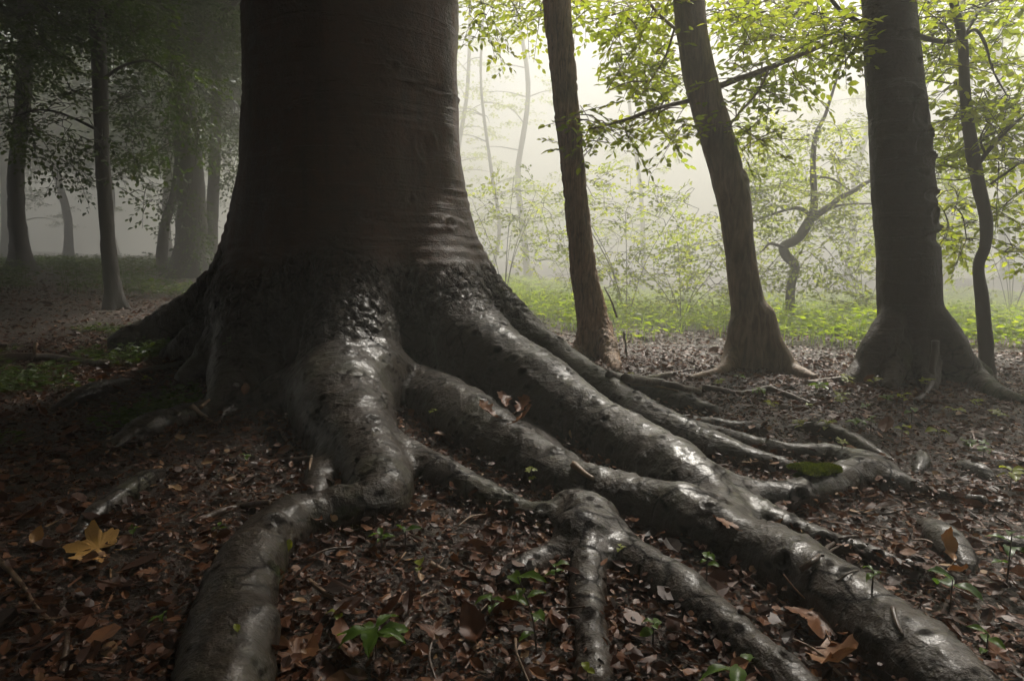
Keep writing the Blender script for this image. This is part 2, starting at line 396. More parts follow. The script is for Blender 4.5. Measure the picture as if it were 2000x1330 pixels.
M_BEECH = beech_bark('wet_beech_bark', (0.090, 0.031, 0.0135), (0.032, 0.0200, 0.0100), 0.40, 0.66, 0.6, 0.62)
M_BEECH2 = beech_bark('dark_beech_bark', (0.036, 0.019, 0.012), (0.055, 0.032, 0.020), 0.38, 0.65, 0.7, 0.0)
M_OAK = furrowed_bark('furrowed_bark', (0.13, 0.070, 0.040), (0.45, 0.27, 0.16))
M_SMOOTH = furrowed_bark('streaked_bark', (0.11, 0.068, 0.042), (0.28, 0.185, 0.12), 26, 5, 0.55, 0.012)
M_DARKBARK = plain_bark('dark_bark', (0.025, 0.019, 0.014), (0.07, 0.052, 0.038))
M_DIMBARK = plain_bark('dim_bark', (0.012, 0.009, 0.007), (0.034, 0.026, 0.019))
M_TWIG = plain_bark('twig_bark', (0.03, 0.022, 0.016), (0.085, 0.06, 0.042), 0.45)
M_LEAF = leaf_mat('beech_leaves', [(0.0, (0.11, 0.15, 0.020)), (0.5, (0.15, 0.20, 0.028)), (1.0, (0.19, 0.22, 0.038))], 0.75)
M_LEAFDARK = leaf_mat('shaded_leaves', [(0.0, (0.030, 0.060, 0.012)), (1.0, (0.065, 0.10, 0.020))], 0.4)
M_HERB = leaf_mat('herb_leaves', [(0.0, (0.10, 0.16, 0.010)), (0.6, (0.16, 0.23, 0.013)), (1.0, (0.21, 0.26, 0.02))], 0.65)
M_LITTER = leaf_mat('fallen_leaves', [(0.0, (0.020, 0.010, 0.006)), (0.35, (0.070, 0.026, 0.012)), (0.62, (0.14, 0.055, 0.024)), (0.85, (0.22, 0.105, 0.048)), (1.0, (0.34, 0.22, 0.12))], 0.12, 0.46, (1.2, 1.0, 0.7))
def soil_mat():
    m, nt, b = new_mat('soil'); o = coords(nt)
    a = noise(nt, o, 3.0, 6); f = noise(nt, o, 45, 6, 0.65)
    c = mixc(nt, f, (0.016, 0.010, 0.007), (0.060, 0.034, 0.020))
    c = mixc(nt, ramp(nt, a, [(0.4, 0), (0.7, 0.5)]), c, (0.045, 0.038, 0.018))
    nt.links.new(c, b.inputs['Base Color']); b.inputs['Roughness'].default_value = 0.6
    nt.links.new(bump(nt, f, 0.9, 0.03), b.inputs['Normal']); return m
M_SOIL = soil_mat()

# ------------------------------------------------------------------ the ground, one sheet to the far wood
def grid_axis(lo, hi, near, step, growth=1.07):
    a = list(np.arange(near[0], near[1] + step / 2, step)); s = step
    while a[-1] < hi: s *= growth; a.append(a[-1] + s)
    s = step; f = a[0]; pre = []
    while f > lo: s *= growth; f -= s; pre.append(f)
    return np.array(pre[::-1] + a)
gx = grid_axis(-110, 110, (-3.2, 3.2), 0.028); gy = grid_axis(-60, 120, (0.9, 5.5), 0.028)
GX, GY = np.meshgrid(gx, gy, indexing='ij'); GZ = ground(GX, GY)
GP = np.stack([GX, GY, GZ * 0], -1)
GZ = GZ + 0.05 * fbm(GP, 3.0, 4) * sstep(30, 10, np.hypot(GX, GY)) + 0.03 * fbm(GP + 3, 14.0, 3) * sstep(9, 5, np.hypot(GX, GY))
nx, ny = GX.shape
idx = np.arange(nx * ny).reshape(nx, ny)
gq = np.stack([idx[:-1, :-1], idx[1:, :-1], idx[1:, 1:], idx[:-1, 1:]], -1).reshape(-1, 4)
gme = np_mesh('ground', np.stack([GX, GY, GZ], -1).reshape(-1, 3), [gq]); gme.materials.append(M_SOIL)
tag(link('ground', gme), kind='structure')

# ------------------------------------------------------------------ the big beech: trunk and roots, one continuous skin
ROOTS = [
 # left side
 ([(520, 380, 48, 4.2), (500, 465, 56, 4.22), (452, 545, 46, 4.3), (385, 606, 40, 4.32), (305, 645, 32, 4.3), (235, 668, 22, 4.25)], 0.10),
 ([(510, 460, 55, 3.95), (490, 540, 55, 3.95), (435, 608, 42, 3.9), (382, 662, 33, 3.8), (332, 696, 22)], 0.07),
 ([(480, 570, 60, 3.75), (450, 648, 44, 3.6), (412, 706, 38, 3.45), (370, 744, 26)], 0.06),
 ([(500, 590, 60, 3.62), (474, 660, 50, 3.45), (464, 720, 52, 3.3), (450, 775, 44), (425, 800, 30), (350, 822, 31), (270, 852, 31), (190, 892, 20)], 0.06),
 ([(540, 600, 40, 3.6), (535, 670, 26, 3.45), (532, 725, 24, 3.3)], 0.05),
 # the middle buttress and what springs from it
 ([(690, 450, 70, 3.85), (690, 540, 84, 3.64), (690, 640, 92, 3.34), (685, 725, 102, 3.08), (668, 790, 106), (692, 860, 84), (738, 932, 66), (736, 985, 62), (650, 1004, 54), (566, 1026, 60), (500, 1085, 72), (462, 1180, 86), (440, 1300, 98), (425, 1420, 105)], 0.07),
 ([(660, 765, 85), (580, 775, 62), (520, 788, 42), (460, 800, 26), (420, 830, 14)], 0.06),
 ([(655, 835, 45), (637, 880, 33), (627, 935, 30), (620, 962, 24), (612, 990, 10)], 0.05),
 ([(725, 870, 50), (790, 900, 44), (860, 930, 42), (930, 962, 42), (1010, 995, 36), (1080, 1020, 34)], 0.05),
 ([(720, 730, 70, 3.0), (800, 760, 58), (880, 800, 62), (960, 856, 62), (1040, 905, 58), (1120, 952, 56), (1220, 985, 60), (1320, 1010, 68), (1420, 1058, 72), (1530, 1108, 72), (1640, 1180, 80), (1750, 1265, 88), (1870, 1370, 96)], 0.055),
 ([(900, 800, 30), (980, 825, 27), (1060, 868, 27), (1125, 918, 18)], 0.03),
 # the right buttress
 ([(815, 420, 60, 4.0), (842, 530, 86, 3.84), (880, 625, 90, 3.58), (950, 698, 78, 3.25), (1050, 762, 72, 2.96), (1150, 830, 70, 2.66), (1250, 888, 68), (1335, 938, 70), (1395, 985, 60), (1440, 1040, 48)], 0.06),
 ([(1385, 955, 52), (1460, 968, 40), (1540, 972, 40), (1630, 950, 40), (1690, 932, 42), (1745, 948, 28), (1820, 962, 13), (1950, 990, 9)], 0.04),
 ([(1420, 970, 42), (1500, 1018, 38), (1580, 1052, 32), (1690, 1084, 28), (1790, 1112, 20)], 0.04),
 ([(850, 330, 36, 4.25), (878, 430, 40, 4.12), (906, 505, 44, 4.0), (955, 582, 45, 3.9), (1020, 655, 43, 3.68), (1110, 722, 42, 3.4), (1190, 775, 42, 3.1), (1270, 825, 42, 2.8), (1350, 862, 40), (1440, 892, 34), (1545, 918, 18)], 0.05),
 ([(1290, 830, 26), (1370, 842, 19), (1450, 866, 20), (1540, 884, 25), (1630, 892, 26), (1705, 922, 36), (1745, 948, 26)], 0.035),
 ([(1320, 825, 16), (1410, 834, 19), (1480, 842, 14)], 0.02),
 ([(1080, 690, 30, 3.7), (1170, 742, 26, 3.45), (1250, 764, 29), (1320, 788, 29), (1390, 806, 18)], 0.04),
 # the knot in front and its two legs
 ([(1110, 1000, 48), (1150, 1030, 60), (1150, 1085, 50), (1148, 1150, 40), (1154, 1230, 39), (1168, 1340, 44)], 0.045),
 ([(1150, 1030, 58), (1215, 1080, 48), (1290, 1130, 52), (1370, 1190, 54), (1450, 1262, 60), (1560, 1360, 62)], 0.045),
 ([(1120, 1070, 36), (1060, 1100, 32), (990, 1135, 22)], 0.04),
]
def sdf_axis(lo, hi, step): return np.arange(lo, hi + step, step)
def arc_of(V, paths):
    from mathutils.kdtree import KDTree
    P_ = np.vstack([p for p, _ in paths]); A_ = np.concatenate([np.concatenate([[0], np.cumsum(np.linalg.norm(np.diff(p, axis=0), axis=1))]) + 3.7 * i for i, (p, _) in enumerate(paths)])
    T_ = np.vstack([unit(np.gradient(p, axis=0)) for p, _ in paths])
    kd = KDTree(len(P_))
    for i, p in enumerate(P_): kd.insert(p, i)
    kd.balance(); idx = np.array([kd.find(v)[1] for v in V]); return A_[idx] + np.sum((V - P_[idx]) * T_[idx], 1)
def unit(v): return v / (np.linalg.norm(v, axis=-1, keepdims=True) + 1e-9)
def build_big_beech():
    paths = []
    xs = sdf_axis(-3.05, 1.75, 0.0112); zs = sdf_axis(-0.16, 2.95, 0.0125)
    ys = [0.86]; 
    while ys[-1] < 5.25: ys.append(ys[-1] + 0.0085 + 0.0012 * (ys[-1] - 0.86))
    ys = np.array(ys)
    F = np.full((len(xs), len(ys), len(zs)), 1.0, np.float32)
    # stem
    zc = np.array([-0.2, 0.2, 0.5, 0.8, 1.0, 1.25, 1.6, 2.0, 3.1]); rc = np.array([0.64, 0.66, 0.69, 0.715, 0.71, 0.69, 0.665, 0.65, 0.64])
    i0, i1 = np.searchsorted(xs, (TX - 1.05, TX + 1.05)); j0, j1 = np.searchsorted(ys, (TY - 1.05, TY + 1.05))
    X, Y, Z = xs[i0:i1, None, None], ys[None, j0:j1, None], zs[None, None, :]
    cx = TX + 0.03 * (Z - 1.0) + 0.045; cyy = TY
    th = np.arctan2(Y - cyy, X - cx)
    r = np.interp(zs, zc, rc)[None, None, :] * (1 + 0.018 * np.sin(3 * th + 0.8) + 0.012 * np.sin(5 * th + 2 + 0.7 * Z) + 0.008 * np.sin(9 * th - 1.3 * Z))
    F[i0:i1, j0:j1, :] = (np.sqrt((X - cx) ** 2 + (Y - cyy) ** 2) - r).astype(np.float32)
    for ctrl, k in ROOTS:
        pts, rad = root_path(ctrl); paths.append((pts, rad))
        root_sdf(F, xs, ys, zs, pts, rad, k + 0.05 * sstep(0.28, 0.60, pts[:, 2]))
    # the dark hollows between the buttresses
    for ctrl in ([(596, 520, 14, 3.48), (594, 575, 26, 3.42), (590, 640, 34, 3.36), (592, 705, 26, 3.28)], [(795, 560, 12, 3.50), (802, 610, 24, 3.45), (812, 660, 30, 3.36), (826, 712, 20, 3.25)], [(515, 620, 10, 3.52), (512, 670, 15, 3.44), (508, 730, 13, 3.32)], [(430, 630, 12, 3.72), (420, 690, 14, 3.58)]):
        pts, rad = root_path(ctrl); H = np.full_like(F, 1.0) if False else None
        lo = pts.min(0) - 0.35; hi = pts.max(0) + 0.35
        sl = tuple(slice(*np.searchsorted(g, (l, h))) for g, l, h in zip((xs, ys, zs), lo, hi))
        D = np.full(F[sl].shape, 1.0, np.float32); root_sdf(D, xs[sl[0]], ys[sl[1]], zs[sl[2]], pts, rad, 0.01, 1.0)
        kk = 0.07; Fs = F[sl]; h = np.maximum(kk - np.abs(Fs + D), 0) / kk; F[sl] = np.maximum(Fs, -D) + h * h * kk * 0.25
    # small burls and bosses on the roots
    for px, py, d, r in ((470, 1235, None, 0.055), (1130, 1028, None, 0.05), (1330, 985, None, 0.05)):
        p = G(px, py, 60, 1.0); root_sdf(F, xs, ys, zs, np.array([p, p + (0.02, 0.0, 0.0)]), np.array([r, r]), 0.05)
    V, Q = surface_nets(F, xs, ys, zs); del F
    V, Q = decimate_below(V, Q)
    # relief: slow swelling, level folds on the stem, broken scales where the stem turns into roots
    z = V[:, 2] - ground(V[:, 0], V[:, 1]); dist = np.hypot(V[:, 0] - TX, V[:, 1] - TY)
    Nn = normals(V, Q)
    big = fbm(V, 2.6, 3) * 0.042; med = fbm(V, 9.0, 4) * 0.024
    edge = 0.10 * fbm(V, 4.0, 3)
    th = np.arctan2(V[:, 1] - TY, V[:, 0] - TX)
    top = 0.80 + 0.06 * np.sin(4 * th + 1) + 2.2 * edge; bot = 0.44 + 0.08 * np.sin(5 * th) + 2.5 * edge - 0.10 * sstep(-1.0, -1.7, V[:, 0])
    scaly = sstep(top + 0.06, top - 0.10, V[:, 2]) * sstep(bot - 0.16, bot + 0.14, V[:, 2])
    scaly *= sstep(1.55, 1.05, dist)
    rootness = np.clip(sstep(0.85, 0.40, V[:, 2] + edge), 0, 1)
    wa = V + 0.03 * np.stack([fbm(V + 3, 12, 2), fbm(V + 9, 12, 2), fbm(V + 15, 12, 2)], 1)
    m = scaly > 0.01
    disp = big + med * (0.5 + 0.5 * rootness)
    s3 = np.array([1.0, 1.0, 0.60])
    d1, e1, c1 = cell((wa * s3)[m], 15.0); d2, e2, c2 = cell((wa * s3)[m] + 4.7, 33.0)
    pl = sstep(0.0, 0.22, e1) * (0.5 + 0.9 * c1) + 0.3 * c2 - 0.75
    disp[m] += scaly[m] * 0.017 * pl
    fold = np.sin(V[:, 2] * 95 + 9 * fbm(V, 1.2, 2) + 5 * fbm(V, 4.0, 2)) * sstep(0.05, 0.25, fbm(V * (1, 1, 3), 1.7, 3) + 0.12)
    disp += (1 - rootness) * (1 - scaly) * 0.0034 * fold
    # knots and lips on the stem, told off by where they are seen
    for px, py, w, h in ((815, 272, 16, 30), (730, 425, 28, 12), (873, 430, 14, 10), (675, 325, 8, 8), (790, 385, 9, 7), (690, 285, 10, 7), (755, 115, 14, 8), (830, 140, 34, 7), (700, 72, 26, 4), (555, 210, 12, 4)):
        c = P(px, py, 3.52); s = 3.52 / FPX
        u = (V[:, 0] - c[0]) / (w * s); v = (V[:, 2] - c[2]) / (h * s); q = np.sqrt(u * u + v * v); fr = (V[:, 1] < TY)
        disp += fr * (0.012 * np.exp(-((q - 1.1) / 0.35) ** 2) - 0.016 * np.exp(-(q / 0.75) ** 2)) * (1 + 0.5 * np.sin(5 * u + 3 * v)) * (0.7 + 2.5 * fbm(V, 12, 2))
    arc = arc_of(V, paths)
    aw = np.stack([arc * 34, V[:, 0] * 2.2 + V[:, 2] * 3, V[:, 1] * 2.2], 1)
    disp += rootness * (1 - scaly) * (0.004 * (vnoise(aw) - 0.5) + 0.0025 * (vnoise(aw * (2.3, 1.5, 1.5) + 5) - 0.5)) * (0.4 + 1.2 * sstep(-0.1, 0.15, fbm(V, 3.0, 2)))
    disp += rootness * 0.010 * fbm(V, 22.0, 3)
    # bark lips strewn along the roots
    rm = (rootness > 0.4) & (scaly < 0.5)
    f1, _, cc = cell(V[rm] * (1, 1, 1.3) + 11, 9.0); pick = (cc > 0.50) * 1.25
    disp[rm] += pick * (0.006 * np.exp(-((f1 - 0.24) / 0.07) ** 2) - 0.009 * np.exp(-(f1 / 0.16) ** 2)) * sstep(0.3, 0.6, rootness[rm])
    f2, _, c2 = cell(V[rm] + 0.02 * fbm(V[rm], 30, 2)[:, None] + 5, 20.0); disp[rm] += (c2 > 0.66) * (0.0045 * np.exp(-((f2 - 0.30) / 0.09) ** 2) - 0.008 * np.exp(-(f2 / 0.20) ** 2)) * rootness[rm]
    V = V + Nn * disp[:, None]
    # moss: green velvet on some flanks
    moss = np.zeros(len(V))
    for px, py, w in ((552, 1130, 30), (545, 1300, 45), (560, 1010, 40), (1520, 985, 18), (985, 560, 16), (1560, 925, 26), (1650, 905, 26), (1480, 990, 22), (1690, 960, 30), (700, 1010, 30), (1280, 1080, 26), (1560, 1130, 40), (1200, 1100, 22), (760, 870, 20), (1240, 790, 20), (520, 1110, 30)):
        c = G(px, py, 60, 0.5) if py > 700 else P(px, py, 3.75)
        moss = np.maximum(moss, 0.85 * np.exp(-np.sum((V - c) ** 2, 1) / (w * c[1] / FPX * 1.3) ** 2))
    moss *= sstep(-0.02, 0.10, fbm(V, 13, 4)) * (0.35 + 0.65 * (np.abs(V[:, 0] + 0.75) < 0.6))
    pitm = np.zeros(len(V)); pitm[rm] = np.clip(pick * np.exp(-((f1 - 0.05) / 0.16) ** 2) * 0.9 + (c2 > 0.66) * np.exp(-(f2 / 0.22) ** 2), 0, 1)
    return V, Q, dict(rootness=rootness, scaly=scaly, moss=moss, arc=arc, pit=pitm, soil=sstep(0.055, 0.0, V[:, 2] - ground(V[:, 0], V[:, 1]) + 0.05 * fbm(V, 9, 3)))
big = thing('beech_tree', 'huge old wet beech with smooth dark trunk and sprawling glossy bare roots', 'tree', (TX, TY, float(ground(TX, TY))))
V, Q, at = build_big_beech()
BIGV = V.copy()
me = np_mesh('trunk', V - np.array(big.location), [Q], at); me.materials.append(M_BEECH)
tr = link('trunk', me, big)
print('big beech', len(V), len(Q))
# roots of the same tree that surface again out in the litter
for ctrl in ([(330, 908, 16), (275, 945, 24), (225, 980, 26), (175, 1020, 25), (135, 1065, 18)],
             [(265, 742, 15), (205, 762, 22), (155, 780, 22), (105, 798, 14)],
             [(1530, 834, 12), (1590, 840, 20), (1650, 858, 21), (1700, 880, 17), (1765, 906, 9)],
             [(1802, 880, 12), (1800, 905, 15), (1790, 925, 12)],
             [(1860, 905, 12), (1905, 920, 22), (1945, 940, 12)],
             [(1795, 1015, 16), (1835, 1050, 38), (1875, 1095, 34), (1900, 1130, 16)],
             [(1920, 1065, 12), (1975, 1072, 26), (2040, 1080, 26)],
             [(1730, 1190, 14), (1790, 1225, 24), (1840, 1275, 18)],
             [(420, 690, 10), (340, 720, 14), (250, 730, 10)]):
    pts, rad = root_path(ctrl, 8, 0.30 if ctrl[0][0] < 1000 else 0.14); rad = rad * (0.25 + 0.75 * np.sin(np.pi * np.linspace(0.08, 0.92, len(rad))) ** 0.5); pts[:, 2] -= 0.02 * np.abs(np.linspace(-1, 1, len(rad))) ** 3
    lo = pts.min(0) - 0.14; hi = pts.max(0) + 0.14
    ax = [sdf_axis(lo[i], hi[i], 0.009) for i in range(3)]
    F = np.full(tuple(len(a) for a in ax), 1.0, np.float32); root_sdf(F, *ax, pts, rad, 0.03)
    V, Q = surface_nets(F, *ax); V, Q = decimate_below(V, Q, 0.05)
    V = V + normals(V, Q) * (fbm(V, 11, 4) * 0.018)[:, None]
    me = np_mesh('root', V - np.array(big.location), [Q], dict(rootness=np.ones(len(V)), scaly=np.zeros(len(V)), moss=np.zeros(len(V)))); me.materials.append(M_BEECH)
    link('root', me, big)


# ------------------------------------------------------------------ leaves
LEAF = (np.array([(0, 0, 0), (0.27, 0.30, 0.05), (0.25, 0.66, 0.04), (0, 1.0, -0.06), (-0.25, 0.66, 0.04), (-0.27, 0.30, 0.05)]), [np.array([(0, 1, 2, 3), (0, 3, 4, 5)])])
KITE = (np.array([(0, 0, 0), (0.32, 0.45, 0.06), (0, 1.0, -0.05), (-0.32, 0.45, 0.06)]), [np.array([(0, 1, 2), (0, 2, 3)])])
CURL = (np.array([(0, 0, 0.02), (0.26, 0.28, 0.14), (0.28, 0.62, 0.20), (0.02, 1.0, 0.16), (-0.25, 0.66, 0.17), (-0.27, 0.30, 0.08), (0, 0.32, 0.0), (0.01, 0.66, 0.03)]),
        [np.array([(6, 1, 2, 7), (5, 6, 7, 4)]), np.array([(0, 1, 6), (0, 6, 5), (7, 2, 3), (4, 7, 3)])])
def unit(v): return v / (np.linalg.norm(v, axis=-1, keepdims=True) + 1e-9)
def put_leaves(mb, pos, d, nrm, size, tint, tpl=LEAF, warp=None):
    pos = np.asarray(pos); n = len(pos)
    if n == 0: return
    y = unit(np.asarray(d)); x = unit(np.cross(y, np.asarray(nrm))); z = np.cross(x, y)
    t, fs = tpl; T = np.broadcast_to(t, (n, len(t), 3))
    if warp is not None: T = T * warp
    V = pos[:, None] + np.broadcast_to(size, (n,))[:, None, None] * (T[..., :1] * x[:, None] + T[..., 1:2] * y[:, None] + T[..., 2:] * z[:, None])
    off = (np.arange(n) * len(t))[:, None, None]
    mb.add(V.reshape(-1, 3), [(f[None] + off).reshape(-1, f.shape[1]) for f in fs], np.repeat(np.broadcast_to(tint, (n,)), len(t)))
_LS = {}
def leaf_single(k, mat):
    if (k, mat.name) not in _LS:
        me = np_mesh('leaf', LEAF[0], LEAF[1], {'tint': np.full(6, k / 5 + 0.1)}, False); me.materials.append(mat); _LS[k, mat.name] = me
    return _LS[k, mat.name]
class Grow:
    """A tree's limbs and sprays of leaves, each spray joined to the nearest wood that is already there."""
    def __init__(s, leaf=0.062, tpl=LEAF): s.wood = MB(); s.limbs = []; s.leaf = MB(); s.nodes = []; s.size = leaf; s.tpl = tpl; s.todo = []; s.nleaf = 0; s.rec = []
    def limb(s, ctrl, r0, r1, depth=None, seg=8, n=6):
        pts = np.array([P(c[0], c[1], c[2] if len(c) > 2 else depth) for c in ctrl]) if len(ctrl[0]) == 2 or ctrl[0][0] > 60 or depth else np.array(ctrl, float)
        return s.limb3(pts, r0, r1, seg, n)
    def limb3(s, pts, r0, r1, seg=8, n=6):
        q = catmull(pts, n); q = q + 0.6 * r0 * np.stack([fbm(q + 2, 6, 2), fbm(q + 5, 6, 2), fbm(q + 8, 6, 2)], 1)
        s.limbs.append(MB().add(*tube(q, np.linspace(r0, r1, len(q)), seg, 0.5))); s.nodes.extend(q[1:]); return q
    def region(s, x, y, d, n, length, tilt=-0.15):
        for _ in range(n):
            p = P(rng.uniform(*x), rng.uniform(*y), rng.uniform(*d)); s.todo.append((p, rng.uniform(*length), tilt))
    def cloud(s, c, r, n, length, tilt=-0.15):
        for _ in range(n):
            v = rng.normal(size=3); v = v / np.linalg.norm(v) * rng.random() ** 0.33
            s.todo.append((np.asarray(c) + v * np.asarray(r), rng.uniform(*length), tilt))
    def grow(s, reach=1.6, tint=(0.2, 0.9)):
        if not s.todo: return
        root = np.array(s.nodes); s.todo.sort(key=lambda t: np.min(np.linalg.norm(root - t[0], axis=1)))
        for p, L, tilt in s.todo:
            nd = np.array(s.nodes); dd = np.linalg.norm(nd - p, axis=1); a = nd[dd.argmin()]; gap = dd.min()
            h = unit(p - a) if gap > 0.05 else unit(rng.normal(size=3))
            dr = unit(h * 0.8 + np.array([*rng.normal(size=2), 0]) * 0.6 + (0, 0, tilt + 0.15 * rng.normal()))
            start = p - dr * L * 0.4
            if gap > 0.08:
                m = (a + start) / 2 + np.array([0, 0, 0.10 * gap]) + rng.normal(size=3) * 0.05 * gap
                q = catmull([a, m, start], 5); s.wood.add(*tube(q, np.linspace(0.004 + 0.006 * min(gap, 1.5), 0.0035, len(q)), 5)); s.nodes.extend(q[3:])
            s.spray(start, dr, L, tint)
    def spray(s, p0, dr, L, tint):
        t = np.linspace(0, 1, 6)[:, None]; ax = p0 + dr * L * t + np.array([0, 0, -0.16 * L]) * t * t
        s.wood.add(*tube(ax, np.linspace(0.0035, 0.0015, 6), 4)); s.nodes.extend(ax[1:4])
        side = unit(np.cross(dr, (0, 0, 1.0))); nrm = np.cross(side, dr); base = rng.uniform(*tint)
        pos, dv = [], []
        nt = max(4, int(L / (s.size * 1.1)))
        for k in range(nt):
            u = (k + 0.6) / nt; o = p0 + dr * L * u + np.array([0, 0, -0.16 * L]) * u * u; sg = 1 if k % 2 else -1
            td = unit(dr * 0.65 + side * sg * 0.8 + nrm * rng.normal() * 0.18); tl = L * (0.55 - 0.35 * u) * rng.uniform(0.7, 1.2)
            m = max(2, int(tl / (s.size * 0.62)))
            e = o + td * tl + np.array([0, 0, -0.1 * tl]); s.wood.add(*tube(np.array([o, (o + e) / 2, e]), np.array([0.002, 0.0015, 0.001]), 3))
            for j in range(m + 1):
                w = (j + 0.5) / (m + 0.5); pos.append(o + (e - o) * min(w, 1)); 
                dv.append(unit(td * 0.75 + np.cross(nrm, td) * (0.75 if j % 2 else -0.75) * (j < m) + rng.normal(size=3) * 0.18))
        n = len(pos); s.nleaf += n
        s.rec.append((np.array(pos), np.array(dv) + (0, 0, -0.12), np.tile(nrm, (n, 1)) + rng.normal(size=(n, 3)) * 0.38 + (0, 0, 0.25), s.size * rng.uniform(0.65, 1.15, n), np.clip(base + rng.normal(size=n) * 0.14, 0, 1)))
    def build(s, parent, bark, leafm, single=0):
        if s.rec:
            pos, dv, nm, sz, tn = (np.concatenate([r[i] for r in s.rec]) for i in range(5))
            one = np.zeros(len(pos), bool)
            if single:                                   # the leaves that show largest are objects of their own
                rel = pos - CAMP; dep = rel @ fwd; u = 1000 + FPX * rel[:, 0] / dep; v = 665 - FPX * (rel @ upv) / dep
                score = np.where((u > 0) & (u < 2000) & (v > 0), sz / dep, 0); one[np.argsort(-score)[:single]] = True; one &= score > 0
                kinds = [leaf_single(k, leafm) for k in range(5)]; org = np.array(parent.location)
                y = unit(dv); x = unit(np.cross(y, nm)); z = np.cross(x, y)
                for i in np.where(one)[0]:
                    o = link('leaf', kinds[min(4, int(tn[i] * 5))], parent); a = sz[i]
                    o.matrix_basis = Matrix((( *(np.array([x[i, 0], y[i, 0], z[i, 0]]) * a), pos[i, 0] - org[0]), (*(np.array([x[i, 1], y[i, 1], z[i, 1]]) * a), pos[i, 1] - org[1]), (*(np.array([x[i, 2], y[i, 2], z[i, 2]]) * a), pos[i, 2] - org[2]), (0, 0, 0, 1)))
            put_leaves(s.leaf, pos[~one], dv[~one], nm[~one], sz[~one], tn[~one], s.tpl)
        for l in s.limbs: l.build('branch', bark, parent)
        if s.wood.n: s.wood.build('twigs', bark, parent, kind='stuff')
        if s.leaf.n: s.leaf.build('foliage', leafm, parent, smooth=False, kind='stuff')

def canopy(mb, c, r, n, size, tint=(0.1, 0.7)):
    """High leaf clumps of a crown: small tilted leaves gathered in layers."""
    k = max(6, n // 70); v = rng.normal(size=(k, 3)); v = v / np.linalg.norm(v, axis=1)[:, None] * rng.random((k, 1)) ** 0.4
    cen = np.asarray(c) + v * np.asarray(r)
    w = rng.integers(0, k, n); p = cen[w] + rng.normal(size=(n, 3)) * np.asarray(r) * 0.17 * (1, 1, 0.5)
    d = rng.normal(size=(n, 3)) * (1, 1, 0.4); nm = rng.normal(size=(n, 3)) * 0.5 + (0, 0, 1)
    put_leaves(mb, p, d, nm, size * rng.uniform(0.6, 1.2, n), np.clip(rng.uniform(*tint, k)[w] + 0.1 * rng.normal(size=n), 0, 1))

# ------------------------------------------------------------------ standing trees with a modelled skin
def skin_tree(name, label, mat, ctrl, depth, roots, top, step=0.012, k=0.05, group=None, rough=0.010, plates=0.0, scars=(), skirt=0.45):
    pts = np.array([P(c[0], c[1], depth) for c in ctrl]); rad = np.array([c[2] * depth / FPX * math.cos(math.atan((c[0] - 1000) / FPX)) for c in ctrl])
    pts[:, 1] += rad.max() * 0.0
    q = catmull(np.column_stack([pts, rad]), 6); pts, rad = q[:, :3], q[:, 3]
    foot = pts[-1].copy(); foot[2] = float(ground(foot[0], foot[1]))
    t = thing(name, label, 'tree', foot, group)
    paths = [root_path(r, 6) for r in roots]
    allp = np.vstack([pts] + [p for p, _ in paths]); R = rad.max() + 0.12
    lo = allp.min(0) - R; hi = allp.max(0) + R; lo[2] = foot[2] - 0.15; hi[2] = pts[0][2] + 0.3
    ax = [sdf_axis(lo[i], hi[i], step) for i in range(3)]
    F = np.full(tuple(len(a) for a in ax), 1.0, np.float32)
    ext = np.vstack([pts[0] + (pts[0] - pts[3]) / np.linalg.norm(pts[0] - pts[3]) * 0.5, pts]); er = np.concatenate([[rad[0]], rad])
    root_sdf(F, *ax, ext, er, 0.03, 1.0)
    for p, r in paths: root_sdf(F, *ax, p, r, k, skirt)
    V, Qd = surface_nets(F, *ax); V, Qd = decimate_below(V, Qd)
    Nn = normals(V, Qd); z = V[:, 2] - foot[2]; rootness = sstep(0.5, 0.1, z)
    disp = fbm(V, 5, 3) * 2.2 * rough + fbm(V * (1, 1, 0.35), 24, 3) * rough * 1.2
    if plates:
        wv = V + 0.05 * np.stack([fbm(V + 3, 9, 2), fbm(V + 9, 9, 2), fbm(V + 15, 9, 2)], 1)
        _, e, c = cell(wv * (1, 1, 0.16), 34.0); disp += plates * (sstep(0.02, 0.25, e) * (0.5 + c) - 0.6)
    for px, py, w, h, a in scars:
        c = P(px, py, depth); s_ = depth / FPX; u = (V[:, 0] - c[0]) / (w * s_); v = (V[:, 2] - c[2]) / (h * s_)
        qd = np.sqrt(u * u + v * v) + 2.6 * fbm(V, 7, 4); disp += (V[:, 1] < pts[:, 1].mean()) * a * (np.exp(-((qd - 1.0) / 0.22) ** 2) * np.clip(0.6 + 0.9 * v, 0.1, 1.4) - 0.9 * sstep(1.0, 0.4, qd))
    V = V + Nn * disp[:, None]
    zero = np.zeros(len(V))
    me = np_mesh('trunk', V - np.array(t.location), [Qd], dict(rootness=rootness, scaly=zero, moss=0.5 * rootness * sstep(0.0, 0.2, fbm(V, 6, 3)))); me.materials.append(mat)
    link('trunk', me, t)
    g = Grow(); d = pts[0] - pts[4]; d /= np.linalg.norm(d)
    up = np.array([pts[1], pts[0] + d * 0.4, pts[0] + d * 1.6 + (0, 0, 0.6), pts[0] + d * 2.5 + (0.2, 0.3, top * 0.6), pts[0] + d * 3 + (0.3, 0.5, top)])
    uq = catmull(up, 5); uw = MB().add(*tube(uq, np.linspace(rad[0] * 0.985, rad[0] * 0.3, len(uq)), 20)); uo = uw.build('upper_trunk', mat, t)
    g.nodes.extend(uq[2:]); g.nodes.extend(pts[::3][:12])
    return t, g, uq

